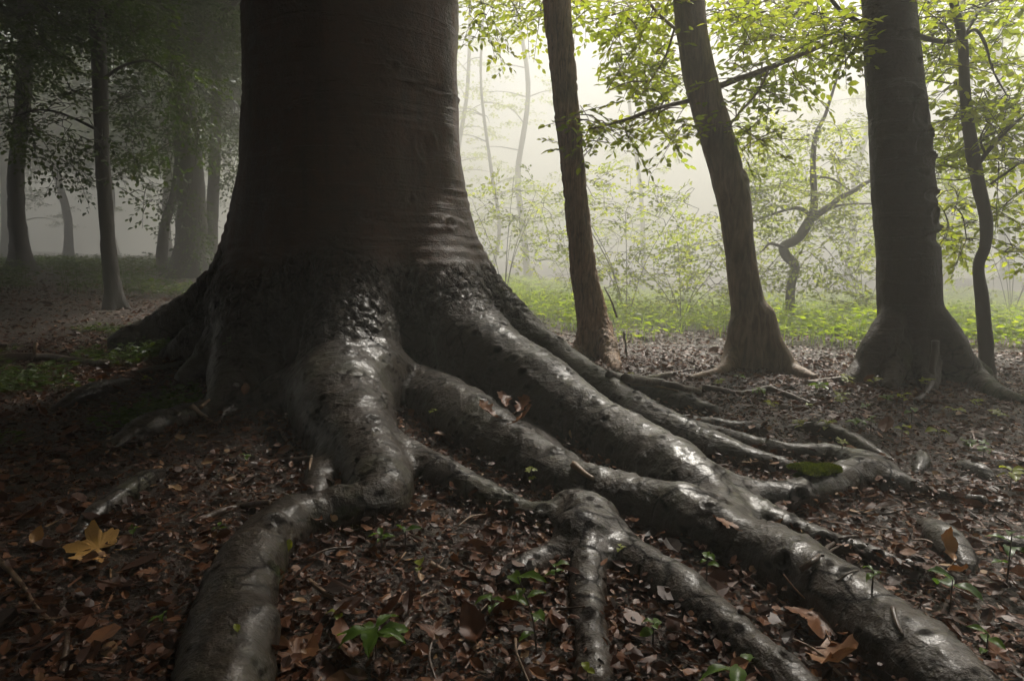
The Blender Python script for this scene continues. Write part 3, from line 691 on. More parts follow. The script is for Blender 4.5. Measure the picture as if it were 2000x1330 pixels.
tC, gC, uC = skin_tree('beech_tree', 'stout dark beech with torn scarred bark and flared root foot', M_BEECH2,
    [(1733, -40, 51), (1735, 0, 51), (1742, 100, 54), (1750, 200, 57), (1759, 300, 60), (1766, 400, 63), (1772, 500, 64), (1776, 580, 66), (1779, 640, 66), (1782, 700, 66), (1785, 745, 66)], 4.2,
    [[(1758, 590, 22, 4.2), (1718, 672, 32, 4.05), (1692, 715, 26, 4.05), (1655, 745, 14)], [(1795, 580, 22, 4.2), (1838, 650, 34, 4.05), (1866, 700, 30, 4.0), (1900, 740, 26), (1950, 770, 18), (2000, 785, 10)],
     [(1790, 610, 18, 4.2), (1806, 700, 28, 4.02), (1815, 755, 18)], [(1835, 640, 18, 4.2), (1885, 705, 22, 4.2), (1920, 728, 14, 4.2)], [(1756, 630, 18, 4.2), (1748, 705, 28, 4.03), (1738, 756, 16)]],
    5.0, 0.0115, 0.022, skirt=0.9, scars=[(1752, 195, 28, 20, 0.016), (1765, 235, 14, 30, 0.014), (1770, 290, 20, 22, 0.018), (1790, 320, 22, 12, 0.016), (1765, 345, 30, 10, 0.014), (1790, 385, 26, 12, 0.018), (1802, 462, 26, 16, 0.020), (1745, 85, 22, 7, 0.012), (1768, 132, 8, 8, 0.012), (1722, 690, 14, 40, 0.010), (1795, 430, 12, 20, 0.012)])
tB, gB, uB = skin_tree('curved_tree', 'slender tree with brown streaked trunk bending left above a bulge', M_SMOOTH,
    [(1342, -40, 29), (1346, 0, 29), (1354, 80, 29), (1372, 170, 31), (1392, 240, 32), (1412, 310, 32), (1428, 365, 34), (1436, 410, 32), (1441, 460, 30), (1450, 530, 31), (1459, 590, 34), (1464, 640, 38), (1470, 690, 46), (1473, 735, 54)], 4.5,
    [[(1450, 640, 26, 4.45), (1432, 690, 20, 4.4), (1412, 722, 12), (1350, 738, 6)], [(1485, 620, 26, 4.45), (1510, 680, 24, 4.4), (1545, 722, 18), (1590, 738, 8)]],
    4.5, 0.0115, 0.05, rough=0.008, scars=[(1452, 352, 16, 22, -0.012)])
tA, gA, uA = skin_tree('rough_barked_tree', 'slim straight tree with reddish brown furrowed bark beside the huge beech', M_OAK,
    [(1083, -40, 25), (1086, 0, 25), (1096, 100, 24), (1105, 200, 23), (1116, 300, 22.5), (1126, 400, 22.5), (1136, 500, 24), (1146, 560, 27), (1157, 620, 31), (1163, 670, 36), (1166, 715, 45)], 4.8,
    [[(1150, 640, 20, 4.75), (1130, 690, 16, 4.7), (1105, 712, 8)], [(1175, 640, 20, 4.75), (1192, 700, 18), (1205, 722, 8)]],
    4.5, 0.0105, 0.04, rough=0.006, plates=0.009)
tC_, tB_, tA_ = tC, tB, tA

def simple_tree(name, label, bark, ctrl, depth, flare=1.7, group=None, seg=18, top=4.0, foot_px=None):
    """Round-stemmed tree: one tapered tube with an uneven skin and a spread foot; returns the tree and its limbs."""
    pts = np.array([P(c[0], c[1], depth) for c in ctrl]); rad = np.array([c[2] * depth / FPX * math.cos(math.atan((c[0] - 1000) / FPX)) for c in ctrl])
    q = catmull(np.column_stack([pts, rad]), 8); pts, rad = q[:, :3].copy(), q[:, 3].copy()
    foot = pts[-1].copy(); gz = float(ground(foot[0], foot[1])); 
    if foot[2] > gz - 0.02:
        e = np.linspace(0, 1, 4)[1:, None]; pts = np.vstack([pts, foot + e * np.array([0, 0, gz - 0.08 - foot[2]])]); rad = np.concatenate([rad, np.full(3, rad[-1])])
    foot[2] = gz
    h = pts[:, 2] - gz; rad = rad * (1 + (flare - 1) * np.exp(-np.clip(h, 0, 9) / (rad.min() * 1.8 + 0.03)))
    d = unit(pts[0] - pts[6]); n = 8
    ext = pts[0] + np.linspace(1, 0, n, endpoint=False)[:, None] * (d * 0.8 + (0, 0, top)); pts = np.vstack([ext, pts]); rad = np.concatenate([np.linspace(rad[0] * 0.35, rad[0], n, endpoint=False), rad])
    t = thing(name, label, 'tree', foot, group)
    V, F = tube(pts, rad, seg, 0.35)
    th = np.tile(np.linspace(0, 2 * np.pi, seg, endpoint=False), len(pts)); hh = np.repeat(pts[:, 2] - gz, seg); ctr = np.repeat(pts, seg, axis=0)
    lob = 1 + 0.28 * np.exp(-np.clip(hh, 0, 9) / 0.14) * np.sin(4 * th + pts[0][0])
    V[:len(th)] = ctr + (V[:len(th)] - ctr) * lob[:, None]
    MB().add(V, F).build('trunk', bark, t)
    g = Grow(); g.nodes.extend(pts[:-6:2]); return t, g

tD, gD = simple_tree('wavy_tree', 'thin dark wavy-stemmed tree standing close behind the stout dark beech', M_DARKBARK,
    [(1858, -30, 8), (1866, 20, 9), (1880, 80, 10), (1885, 180, 11.5), (1892, 250, 13), (1900, 300, 14), (1913, 370, 14), (1926, 430, 13.5), (1924, 480, 13), (1911, 520, 12), (1917, 580, 14), (1924, 660, 16), (1928, 744, 17)], 4.35, 1.25, seg=20)
tE, gE = simple_tree('crooked_tree', 'small crooked misty tree with zigzag stem beyond the curved tree', M_DARKBARK,
    [(1612, 225, 3.5), (1592, 270, 5), (1588, 330, 6), (1590, 400, 7.5), (1580, 432, 10), (1558, 466, 10), (1530, 482, 9), (1536, 500, 10), (1553, 522, 9.5), (1545, 560, 9), (1540, 640, 11)], 10.3, 1.2, seg=14, top=0.5)
gE.limb([(1582, 430), (1610, 410), (1645, 385), (1700, 352)], 0.065, 0.03, 10.3); gE.limb([(1586, 425), (1562, 408), (1530, 412), (1470, 432)], 0.036, 0.014, 10.3)
gE.limb([(1532, 484), (1505, 476), (1490, 490)], 0.030, 0.012, 10.2); gE.limb([(1612, 408), (1650, 400), (1705, 398)], 0.026, 0.012, 10.3); gE.limb([(1595, 345), (1625, 350), (1660, 372)], 0.022, 0.010, 10.4)
# limbs that show
gB.limb([(1396, 172, 4.5), (1460, 148, 4.5), (1540, 118, 4.45), (1610, 88, 4.4), (1690, 64, 4.3)], 0.020, 0.013)
gB.limb([(1345, 197, 4.5), (1290, 210, 4.45), (1240, 228, 4.4), (1185, 246, 4.35), (1150, 252, 4.3)], 0.016, 0.005)
gB.limb([(1335, 60, 4.5), (1310, 50, 4.6), (1275, 15, 4.7), (1255, -20, 4.7)], 0.015, 0.008); gB.limb([(1318, 55, 4.6), (1300, 110, 4.7), (1270, 160, 4.8), (1240, 205, 4.9)], 0.009, 0.004)
gB.limb([(1500, 138, 4.45), (1480, 180, 4.4), (1440, 225, 4.35), (1418, 262, 4.3)], 0.008, 0.003)
gC.limb([(1782, 66, 4.25), (1815, 78, 4.3), (1850, 82, 4.35), (1882, 74, 4.35)], 0.018, 0.014)
gC.limb([(1690, 50, 4.2), (1640, 20, 4.2), (1600, -30, 4.2)], 0.016, 0.009)
gD.limb([(1908, 325, 4.35), (1930, 295, 4.3), (1960, 262, 4.3), (2010, 215, 4.3)], 0.018, 0.008); gD.limb([(1925, 303, 4.3), (1915, 270, 4.3), (1935, 230, 4.3)], 0.009, 0.004)
gD.limb([(1882, 72, 4.35), (1905, 60, 4.3), (1925, 90, 4.3), (1940, 140, 4.3), (1968, 190, 4.3)], 0.012, 0.004); gD.limb([(1884, 70, 4.35), (1912, 25, 4.4), (1950, -10, 4.4)], 0.010, 0.006)
gD.limb([(1905, 345, 4.4), (1870, 352, 4.5), (1820, 348, 4.6)], 0.007, 0.003); gD.limb([(1935, 360, 4.3), (1990, 320, 4.3)], 0.009, 0.005)

gB.region((1190, 1330), (-20, 90), (4.3, 5.6), 34, (0.30, 0.55)); gB.region((1190, 1335), (90, 180), (4.4, 5.6), 21, (0.28, 0.5)); gB.region((1140, 1340), (195, 270), (4.2, 4.8), 21, (0.25, 0.45)); gB.region((1230, 1330), (130, 260), (4.8, 5.8), 15, (0.3, 0.5))
gB.region((1390, 1560), (-20, 80), (4.3, 5.8), 39, (0.32, 0.55)); gB.region((1400, 1520), (150, 270), (4.2, 5.0), 21, (0.28, 0.45)); gB.region((1560, 1680), (0, 110), (4.4, 5.4), 17, (0.3, 0.5)); gB.region((1430, 1620), (90, 190), (4.4, 5.2), 21, (0.28, 0.45))
gC.region((1590, 1690), (0, 80), (4.0, 4.4), 12, (0.28, 0.42)); gC.region((1640, 1690), (60, 130), (4.0, 4.5), 7, (0.25, 0.4)); gC.region((1795, 1860), (-10, 110), (4.1, 4.8), 15, (0.25, 0.42))
gD.region((1800, 2020), (-20, 150), (4.2, 5.6), 51, (0.28, 0.5)); gD.region((1800, 1990), (180, 330), (4.1, 5.2), 54, (0.28, 0.5)); gD.region((1940, 2040), (150, 520), (4.2, 5.4), 41, (0.28, 0.5)); gD.region((1820, 1900), (330, 500), (4.6, 5.8), 22, (0.25, 0.42))
gA.region((1040, 1150), (-30, 50), (5.0, 6.0), 19, (0.3, 0.5)); gA.region((1078, 1160), (220, 300), (4.7, 4.9), 8, (0.2, 0.3)); gA.region((900, 1060), (-30, 60), (5.4, 7.0), 25, (0.35, 0.55))
gE.size = 0.075
gE.region((1440, 1700), (230, 420), (9.0, 12), 96, (0.5, 0.9)); gE.region((1450, 1720), (400, 560), (9.2, 11.6), 42, (0.45, 0.85)); gE.region((1590, 1720), (530, 640), (8.8, 10.5), 18, (0.4, 0.7))
gE.region((1800, 1900), (280, 520), (9.5, 12), 36, (0.5, 0.8))
for t, g, bk in ((tB, gB, M_SMOOTH), (tC, gC, M_DARKBARK), (tA, gA, M_DARKBARK), (tD, gD, M_DARKBARK), (tE, gE, M_DARKBARK)):
    g.grow(); g.build(t, bk, M_LEAF, 300 if t in (tB, tC, tD) else 150 if t is tA else 0)

# the shaded stand on the left
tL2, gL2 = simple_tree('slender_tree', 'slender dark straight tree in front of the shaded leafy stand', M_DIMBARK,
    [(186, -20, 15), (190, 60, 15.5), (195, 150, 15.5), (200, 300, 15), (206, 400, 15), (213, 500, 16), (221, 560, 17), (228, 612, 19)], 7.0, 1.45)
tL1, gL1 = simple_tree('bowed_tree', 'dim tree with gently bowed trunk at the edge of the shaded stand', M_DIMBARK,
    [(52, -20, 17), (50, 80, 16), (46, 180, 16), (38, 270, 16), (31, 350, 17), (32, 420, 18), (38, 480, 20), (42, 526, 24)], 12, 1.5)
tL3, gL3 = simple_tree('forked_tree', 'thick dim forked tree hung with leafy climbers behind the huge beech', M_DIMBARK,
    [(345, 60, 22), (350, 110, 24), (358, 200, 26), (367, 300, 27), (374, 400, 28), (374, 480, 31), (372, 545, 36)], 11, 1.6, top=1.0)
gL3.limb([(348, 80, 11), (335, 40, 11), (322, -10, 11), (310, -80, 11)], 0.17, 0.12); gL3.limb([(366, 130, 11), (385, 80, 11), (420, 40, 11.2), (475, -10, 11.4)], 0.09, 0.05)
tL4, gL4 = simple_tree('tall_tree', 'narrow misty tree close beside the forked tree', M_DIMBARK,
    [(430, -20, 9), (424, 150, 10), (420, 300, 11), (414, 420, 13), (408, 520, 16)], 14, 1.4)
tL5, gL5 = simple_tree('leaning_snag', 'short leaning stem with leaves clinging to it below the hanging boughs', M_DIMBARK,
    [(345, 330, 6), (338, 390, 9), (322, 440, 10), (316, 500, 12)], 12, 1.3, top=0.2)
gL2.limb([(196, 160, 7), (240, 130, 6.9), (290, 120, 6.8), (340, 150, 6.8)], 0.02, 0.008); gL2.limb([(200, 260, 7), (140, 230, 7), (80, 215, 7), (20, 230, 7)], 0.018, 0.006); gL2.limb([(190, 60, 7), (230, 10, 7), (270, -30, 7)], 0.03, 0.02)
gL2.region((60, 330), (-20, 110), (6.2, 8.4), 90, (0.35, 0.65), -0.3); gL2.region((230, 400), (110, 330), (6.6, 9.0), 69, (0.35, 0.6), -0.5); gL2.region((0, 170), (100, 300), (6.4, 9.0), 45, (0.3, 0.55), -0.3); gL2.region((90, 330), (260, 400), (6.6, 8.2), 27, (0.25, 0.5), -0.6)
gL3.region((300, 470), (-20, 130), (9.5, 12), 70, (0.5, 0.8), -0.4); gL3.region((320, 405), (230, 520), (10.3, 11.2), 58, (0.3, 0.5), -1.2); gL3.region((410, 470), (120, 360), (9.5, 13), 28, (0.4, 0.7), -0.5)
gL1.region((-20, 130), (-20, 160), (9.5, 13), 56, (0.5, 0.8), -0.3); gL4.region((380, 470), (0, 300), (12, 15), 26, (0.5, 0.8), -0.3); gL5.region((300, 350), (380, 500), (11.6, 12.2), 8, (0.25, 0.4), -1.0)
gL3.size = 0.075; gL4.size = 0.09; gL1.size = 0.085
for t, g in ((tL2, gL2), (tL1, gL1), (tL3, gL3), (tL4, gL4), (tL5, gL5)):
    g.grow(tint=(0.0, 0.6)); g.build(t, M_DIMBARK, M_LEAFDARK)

# unseen crowns, shaped to shade the near ground and left, open towards the glade
cb = MB(); canopy(cb, (-3.4, 0.7, 6.6), (6.3, 6.7, 2.4), 27000, 0.34); canopy(cb, (1.2, 5.0, 6.8), (1.5, 1.5, 0.9), 2600, 0.34); cb.build('crown', M_LEAFDARK, big, smooth=False, kind='stuff')  # the small second lobe is added to shade air in front of the trunk
lb = MB(); q = catmull(np.array([(TX + 0.098, TY, 2.7), (TX + 0.13, TY, 4.2), (TX, TY - 0.3, 6.0), (TX - 0.2, TY - 0.6, 8.5)]), 6); lb.add(*tube(q, np.linspace(0.632, 0.25, len(q)), 40)); lb.build('upper_trunk', M_BEECH, big)
for ax_, ay_, az_ in ((-4, 2, 6.5), (2.5, 0.5, 7), (-2, -3.5, 7), (1.5, 4.5, 7.5), (-5, 6, 7)):
    q = catmull(np.array([(TX, TY - 0.1, 4.6), ((TX + ax_) / 2, (TY + ay_) / 2, 5.8), (ax_, ay_, az_)]), 6); MB().add(*tube(q, np.linspace(0.22, 0.04, len(q)), 10)).build('branch', M_DARKBARK, big)
for t, c, r, n in ((tL2, (-6.5, 7.5, 6.2), (4.0, 4.5, 2.0), 8500), (tL1, (-11, 12, 7.0), (5.0, 5.5, 2.5), 14000), (tL3, (-6.5, 13, 7.2), (4.5, 5.0, 2.2), 14000), (tL4, (-7.5, 18, 8.5), (4.5, 5, 2.6), 7000), (tL5, (-2.3, 9.3, 6.9), (2.0, 2.8, 1.4), 1800), (tC, (4.4, 1.2, 6.5), (2.6, 2.8, 1.8), 3500)):  # the leaning snag's crown is added to close a sunlit gap
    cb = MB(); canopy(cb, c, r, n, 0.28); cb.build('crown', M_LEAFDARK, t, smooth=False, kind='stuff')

# ------------------------------------------------------------------ the wood beyond, fading into the fog
def far_tree(x, y, r, h, label, group, lean=0.0, crown=True, nleaf=900, mat=None, low=0.35, spread=1.0):
    z = float(ground(x, y)); t = thing('woodland_tree', label, 'tree', (x, y, z), group)
    m = np.array([(x, y, z - 0.2), (x + lean * 0.2 + rng.normal() * 0.012 * h, y, z + h * 0.16), (x + lean * 0.3 + rng.normal() * 0.016 * h, y, z + h * 0.36), (x + lean * 0.6 + rng.normal() * 0.02 * h, y, z + h * 0.65), (x + lean, y, z + h)])
    q = catmull(m, 7); hh = q[:, 2] - z; rad = r * (1 - 0.6 * hh / h) * (1 + 0.7 * np.exp(-np.clip(hh, 0, 99) / 0.35))
    MB().add(*tube(q, rad, 12, 0.4)).build('trunk', M_DARKBARK, t)
    if crown:
        b = MB(); w = MB()
        nb = int(9 * spread)
        for k in range(nb):
            i = int(len(q) * rng.uniform(low, 0.98)); a = rng.uniform(0, 6.28); L = rng.uniform(1.2, 2.6) * spread ** 0.7
            e = q[i] + np.array([math.cos(a) * L, math.sin(a) * L, rng.uniform(-0.2, 0.9)]); mid = (q[i] + e) / 2 + (0, 0, 0.2)
            w.add(*tube(catmull([q[i], mid, e], 4), np.linspace(0.05, 0.012, 9), 5)); canopy(b, e, (1.3 * spread ** 0.7, 1.3, 0.8 * spread ** 0.5), nleaf // nb, 0.13 * spread, (0.2, 0.9))
        w.build('branches', M_DARKBARK, t, kind='stuff'); b.build('foliage', mat or M_LEAF, t, smooth=False, kind='stuff')
    return t
LB = 'faint trunk far off in the bright fog of the glade'; LBG = 'trees fading into the bright fog'
def gap_label(px):
    for lim, w in ((1100, 'between the huge beech and the furrowed tree'), (1430, 'between the furrowed tree and the curved tree'), (1740, 'between the curved tree and the stout dark beech'), (1920, 'between the stout dark beech and the wavy tree'), (9999, 'past the wavy tree')):
        if px < lim: return 'faint trunk deep in bright fog, ' + w
def dim_label(px):
    for lim, w in ((40, 'beside the bowed tree'), (200, 'between the bowed tree and the slender tree'), (345, 'between the slender tree and the forked tree'), (9999, 'close behind the huge beech')):
        if px < lim: return 'dim grey trunk in dark fog, ' + w
for px, d, wpx in ((1032, 45, 7), (958, 43, 4), (1255, 48, 5), (915, 48, 6), (1650, 46, 7), (1845, 44, 7), (1965, 42, 10), (2050, 46, 10)):
    far_tree((px - 1000) / FPX * d, d, wpx * d / FPX, rng.uniform(20, 20.6), gap_label(px), LBG, rng.normal() * 1.2, True, 3600 if px > 1500 else 2000, low=0.25, spread=1.7)
LD = 'dim grey trunk in the dark fog beyond the shaded stand'; LDG = 'trees in the dark fog of the shaded stand'
for px, d, wpx in ((-60, 15, 14), (335, 31, 8), (140, 38, 8), (560, 28, 12), (700, 30, 12), (-150, 24, 14), (20, 34, 9), (60, 44, 8), (230, 46, 8), (420, 44, 8)):
    t = far_tree((px - 1000) / FPX * d, d, wpx * d / FPX, rng.uniform(12, 14.5), dim_label(px), LDG, rng.normal() * 0.5, True, 2600, M_LEAFDARK, low=0.30)
    b = MB(); canopy(b, ((px - 1000) / FPX * d - 1.0, d, 9.0), (4.2, 4.2, 3.0), 6000 if d < 24 else 6500, 0.34)  # broad extra crown added to keep light out of the left fog
    b.build('crown', M_LEAFDARK, t, smooth=False, kind='stuff')

LK = 'unseen leafy tree added near the viewpoint to block light'; LKG = 'unseen light-blocking trees around the viewpoint'  # unseen trees added to block light from behind and beside the viewpoint
for x, y in ((-9, -3), (-5, -8), (0, -9), (5, -8), (9, -4), (8.5, 1), (-9.5, 2), (-7.0, -0.5), (-8.5, 5.5), (-2.5, -13), (3, -13), (-12, -10), (11, -10), (13, -1)):
    t = far_tree(x, y, 0.22, 11, LK, LKG, 0.2, False)
    b = MB(); canopy(b, (x, y, 4.6), (3.0, 3.0, 4.0), 4200, 0.30); b.build('foliage', M_LEAFDARK, t, smooth=False, kind='stuff')

# ------------------------------------------------------------------ shrubs of the glade
def shrub(label, px, py, d, w, h, n, leaf=0.06):
    p = P(px, py, d); p[2] = float(ground(p[0], d)); t = thing('shrub', label, 'shrub', p); g = Grow(leaf)
    for k in range(6):
        a = rng.uniform(0, 6.28); e = p + np.array([math.cos(a) * w * 0.6, math.sin(a) * w * 0.5, h * rng.uniform(0.5, 0.9)]); g.limb3(np.array([p, p + (e - p) * (0.35, 0.35, 0.5), e]), 0.010, 0.004, 6)
    g.cloud(p + (0, 0, h * 0.58), (w, w * 0.8, h * 0.5), n, (0.3, 0.6)); g.grow(); g.build(t, M_DARKBARK, M_LEAF)
shrub('pale arching shrub dissolving in fog next to the huge beech', 985, 560, 14, 1.4, 3.0, 80, 0.095)
shrub('airy yellow-green shrub behind the slim furrowed tree', 1225, 590, 12.0, 1.7, 2.9, 120, 0.085)
shrub('low dense bush between the furrowed tree and the curved tree', 1330, 610, 11.0, 1.5, 1.5, 90, 0.075)
shrub('leafy bush crowding the foot of the crooked tree', 1440, 590, 12.5, 1.5, 2.2, 90, 0.085)
shrub('broad misty bush behind the stout dark beech', 1690, 570, 15.0, 2.2, 3.6, 110, 0.10)
shrub('tall hazy bush beyond the wavy tree', 1980, 560, 16.0, 2.4, 4.0, 110, 0.10)
shrub('washed-out bush deep in the glade fog', 1120, 540, 20.0, 2.4, 3.4, 90, 0.12)

# ------------------------------------------------------------------ herbs: bright carpet in the glade, dull one on the left
def herbs(name, n, xr, yr, keep, hgt, size, mat, label, per=6):
    x = rng.uniform(*xr, n); y = yr[0] + (yr[1] - yr[0]) * rng.random(n) ** 1.6; k = keep(x, y); x, y = x[k], y[k]; n = len(x)
    z = ground(x, y); mb = MB(); H = hgt * rng.uniform(0.4, 1.2, n) * (1 + 2.2 * fbm(np.stack([x, y, 0 * x + 4], 1), 0.9, 3))
    for j in range(per):
        a = rng.uniform(0, 6.28, n); o = np.stack([np.cos(a), np.sin(a), 0 * a], 1); f = rng.uniform(0.35, 1, n)
        p = np.stack([x, y, z], 1) + o * (0.03 + 0.04 * rng.random((n, 1))) + np.stack([0 * a, 0 * a, H * f], 1)
        put_leaves(mb, p, o + (0, 0, 0.25), np.tile((0, 0, 1.0), (n, 1)) + rng.normal(size=(n, 3)) * 0.35, size * rng.uniform(0.6, 1.3, n) * (1 + 0.03 * y), np.clip(0.5 + 0.25 * rng.normal(size=n), 0, 1), KITE)
    st = np.stack([x, y, z], 1); dd = rng.normal(size=(n, 3)) * 0.1 + (0, 0, 1); put_leaves(mb, st, dd, rng.normal(size=(n, 3)), H * 1.1, 0.2, (np.array([(-0.012, 0, 0), (0.012, 0, 0), (0.004, 1, 0), (-0.004, 1, 0)]), [np.array([(0, 1, 2, 3)])]))
    return tag(mb.build(name, mat, None, smooth=False), label, 'undergrowth', None, 'stuff')
edge = lambda x, y: y > 6.6 + 0.7 * np.sin(1.1 * x) + 0.4 * np.sin(3.1 * x + 1) + 0.8 * (rng.random(len(x)) - 0.5)
herbs('herb_carpet', 48000, (-0.5, 26), (5.6, 36), lambda x, y: edge(x, y) & (fbm(np.stack([x, y, 0 * x], 1), 1.1, 4) > -0.09 - 0.02 * np.clip(y - 8, 0, 10)) & (x < 0.85 * y + 1) & (x > -0.08 * y), 0.30, 0.060, M_HERB, 'bright yellow-green herbs carpeting the misty glade', 6)
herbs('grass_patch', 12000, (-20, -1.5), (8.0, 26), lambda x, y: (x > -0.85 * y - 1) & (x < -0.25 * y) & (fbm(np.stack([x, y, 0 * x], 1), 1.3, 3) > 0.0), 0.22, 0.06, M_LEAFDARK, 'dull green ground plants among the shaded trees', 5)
def near_herb_keep(x, y): return (1.5 * fbm(np.stack([x, y, 0 * x], 1), 2.6, 4) + 0.22 * np.exp(-((x + 2.6) / 0.8) ** 2 - ((y - 3.4) / 0.7) ** 2) > 0.19) & (x < -0.47 * y)
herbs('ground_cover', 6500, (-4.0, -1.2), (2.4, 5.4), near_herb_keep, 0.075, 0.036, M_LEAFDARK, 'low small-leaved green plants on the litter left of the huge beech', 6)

# ------------------------------------------------------------------ leaf litter
def litter(n, xr, yr, size, keep=None, tpl=CURL, tint=(0.40, 0.24), flat=0.35, lift=0.012):
    x = rng.uniform(*xr, n); y = yr[0] + (yr[1] - yr[0]) * rng.random(n) ** 1.5
    k = np.abs(x) < 0.86 * y + 0.5
    if keep is not None: k &= keep(x, y)
    x, y = x[k], y[k]; n = len(x); p0 = np.stack([x, y, 0 * x], 1)
    z = ground(x, y) + 0.05 * fbm(p0, 3.0, 4) + 0.03 * fbm(p0 + 3, 14.0, 3) + lift * rng.random(n)
    a = rng.uniform(0, 6.28, n); d = np.stack([np.cos(a), np.sin(a), rng.normal(size=n) * flat * 0.6], 1)
    nm = np.tile((0, 0, 1.0), (n, 1)) + rng.normal(size=(n, 3)) * flat
    s = size * np.exp(rng.normal(size=n) * 0.35)
    warp = np.stack([rng.uniform(0.7, 1.5, n), np.ones(n), rng.uniform(-1.0, 1.8, n)], 1)[:, None, :]
    return np.stack([x, y, z], 1), d, nm, s, np.clip(tint[0] + tint[1] * rng.normal(size=n) + 0.35 * fbm(p0, 0.9, 3), 0, 1), tpl, warp
lm = MB()
for a in (litter(90000, (-3.6, 4.2), (0.85, 4.8), 0.0115, tpl=KITE, flat=0.6, lift=0.02), litter(60000, (-3.6, 4.2), (0.85, 4.8), 0.017, flat=0.45), litter(16000, (-4, 5), (0.85, 5.2), 0.031, lift=0.025), litter(1500, (-4, 5), (0.85, 5.2), 0.05, lift=0.025), litter(52000, (-8, 8), (3.4, 9.5), 0.028), litter(10000, (-12, 13), (7, 16), 0.055)):
    put_leaves(lm, *a)
st = (np.array([(-0.03, 0, 0), (0.03, 0, 0.02), (0.02, 1, 0.03), (-0.02, 1, 0)]), [np.array([(0, 1, 2, 3)])])
put_leaves(lm, *litter(9000, (-3.6, 4.2), (0.85, 4.6), 0.05, tpl=st, tint=(0.5, 0.25)))
bz = BIGV[:, 2] - ground(BIGV[:, 0], BIGV[:, 1]); bk = np.where((bz > -0.03) & (bz < 0.03) & (BIGV[:, 1] < 4.2))[0]
bk = rng.choice(bk, 15000); n = len(bk); a = rng.uniform(0, 6.28, n)
bp = BIGV[bk] + np.stack([0.03 * rng.normal(size=n), 0.03 * rng.normal(size=n), 0.012 + 0.015 * rng.random(n)], 1)
put_leaves(lm, bp, np.stack([np.cos(a), np.sin(a), 0.3 * rng.normal(size=n)], 1), np.tile((0, 0, 1.0), (n, 1)) + rng.normal(size=(n, 3)) * 0.6, 0.018 * np.exp(rng.normal(size=n) * 0.45), np.clip(0.42 + 0.26 * rng.normal(size=n), 0, 1), CURL, np.stack([rng.uniform(0.7, 1.5, n), np.ones(n), rng.uniform(-1, 1.8, n)], 1)[:, None, :])
tag(lm.build('leaf_litter', M_LITTER, None, smooth=False), 'thick wet brown leaf litter and crumbled bits covering the forest floor', 'leaf litter', None, 'stuff')

# ------------------------------------------------------------------ where roots stand above the soil, for things lying on them
HX0, HY0, HS = -3.1, 0.8, 0.02
hmap = np.full((250, 240), -9.0)
hi_, hj_ = ((BIGV[:, 0] - HX0) / HS).astype(int), ((BIGV[:, 1] - HY0) / HS).astype(int)
okm = (hi_ >= 0) & (hi_ < 250) & (hj_ >= 0) & (hj_ < 240); np.maximum.at(hmap, (hi_[okm], hj_[okm]), BIGV[okm, 2])
def soil_z(x, y):
    p = np.stack([np.asarray(x, float), np.asarray(y, float), 0 * np.asarray(x, float)], -1)
    return ground(x, y) + 0.05 * fbm(p, 3.0, 4) + 0.03 * fbm(p + 3, 14.0, 3)
def top_z(x, y):
    z = soil_z(x, y); i, j = int((x - HX0) / HS), int((y - HY0) / HS)
    if 0 <= i < 250 and 0 <= j < 240: z = max(z, hmap[i, j])
    return float(z)
_rel = BIGV - CAMP; _dep = _rel @ fwd; _px = 1000 + FPX * _rel[:, 0] / _dep; _py = 665 - FPX * (_rel @ upv) / _dep
def S(px, py):
    """The first solid surface met at that place: a root or the soil."""
    m = (np.abs(_px - px) < 7) & (np.abs(_py - py) < 7); g = G(px, py)
    if m.any():
        k = np.where(m)[0]; k = k[_dep[k].argmin()]
        if BIGV[k, 1] < g[1]: return BIGV[k].copy()
    g[2] = soil_z(g[0], g[1]); return g

# ------------------------------------------------------------------ leaf shapes for leaves that lie or grow singly
def strip_leaf(kind, curl=0.0, fold=0.1, rows=9, wav=0.0, seed=0):
    r = np.random.default_rng(seed); y = np.linspace(0, 1, rows)
    w = {'oval': 0.30 * np.sin(np.pi * y ** 0.85) ** 0.8, 'lance': 0.20 * np.sin(np.pi * y ** 0.8), 'oak': (0.12 + 0.24 * y) * np.sin(np.pi * y ** 0.9) ** 0.5 * (1 + 0.38 * np.cos(y * np.pi * 8))}[kind]
    w[0] = 0.015; w[-1] = 0.0; V = []
    for sx in (-1, -0.5, 0, 0.5, 1):
        x = sx * w; yy = y + (0.05 * abs(sx)) * np.sin(np.pi * y)
        z = fold * np.abs(x) + curl * (y - 0.4) ** 2 - curl * 0.16 + wav * np.sin(y * 11 + 2.2 * sx) * abs(sx) + 0.3 * wav * r.normal(size=rows)
        V.append(np.stack([x, yy, z], 1))
    if kind == 'lance' or kind == 'oval':
        for a in (0, 4): V[a][1:-1, 1] += 0.03 * (np.arange(rows - 2) % 2); V[a][1:-1, 0] *= 1 + 0.10 * (np.arange(rows - 2) % 2)
    V = np.concatenate(V); i = np.arange(4)[:, None] * rows; k = np.arange(rows - 1)[None]
    F = np.stack([i + k, i + rows + k, i + rows + k + 1, i + k + 1], -1).reshape(-1, 4)
    return V, F
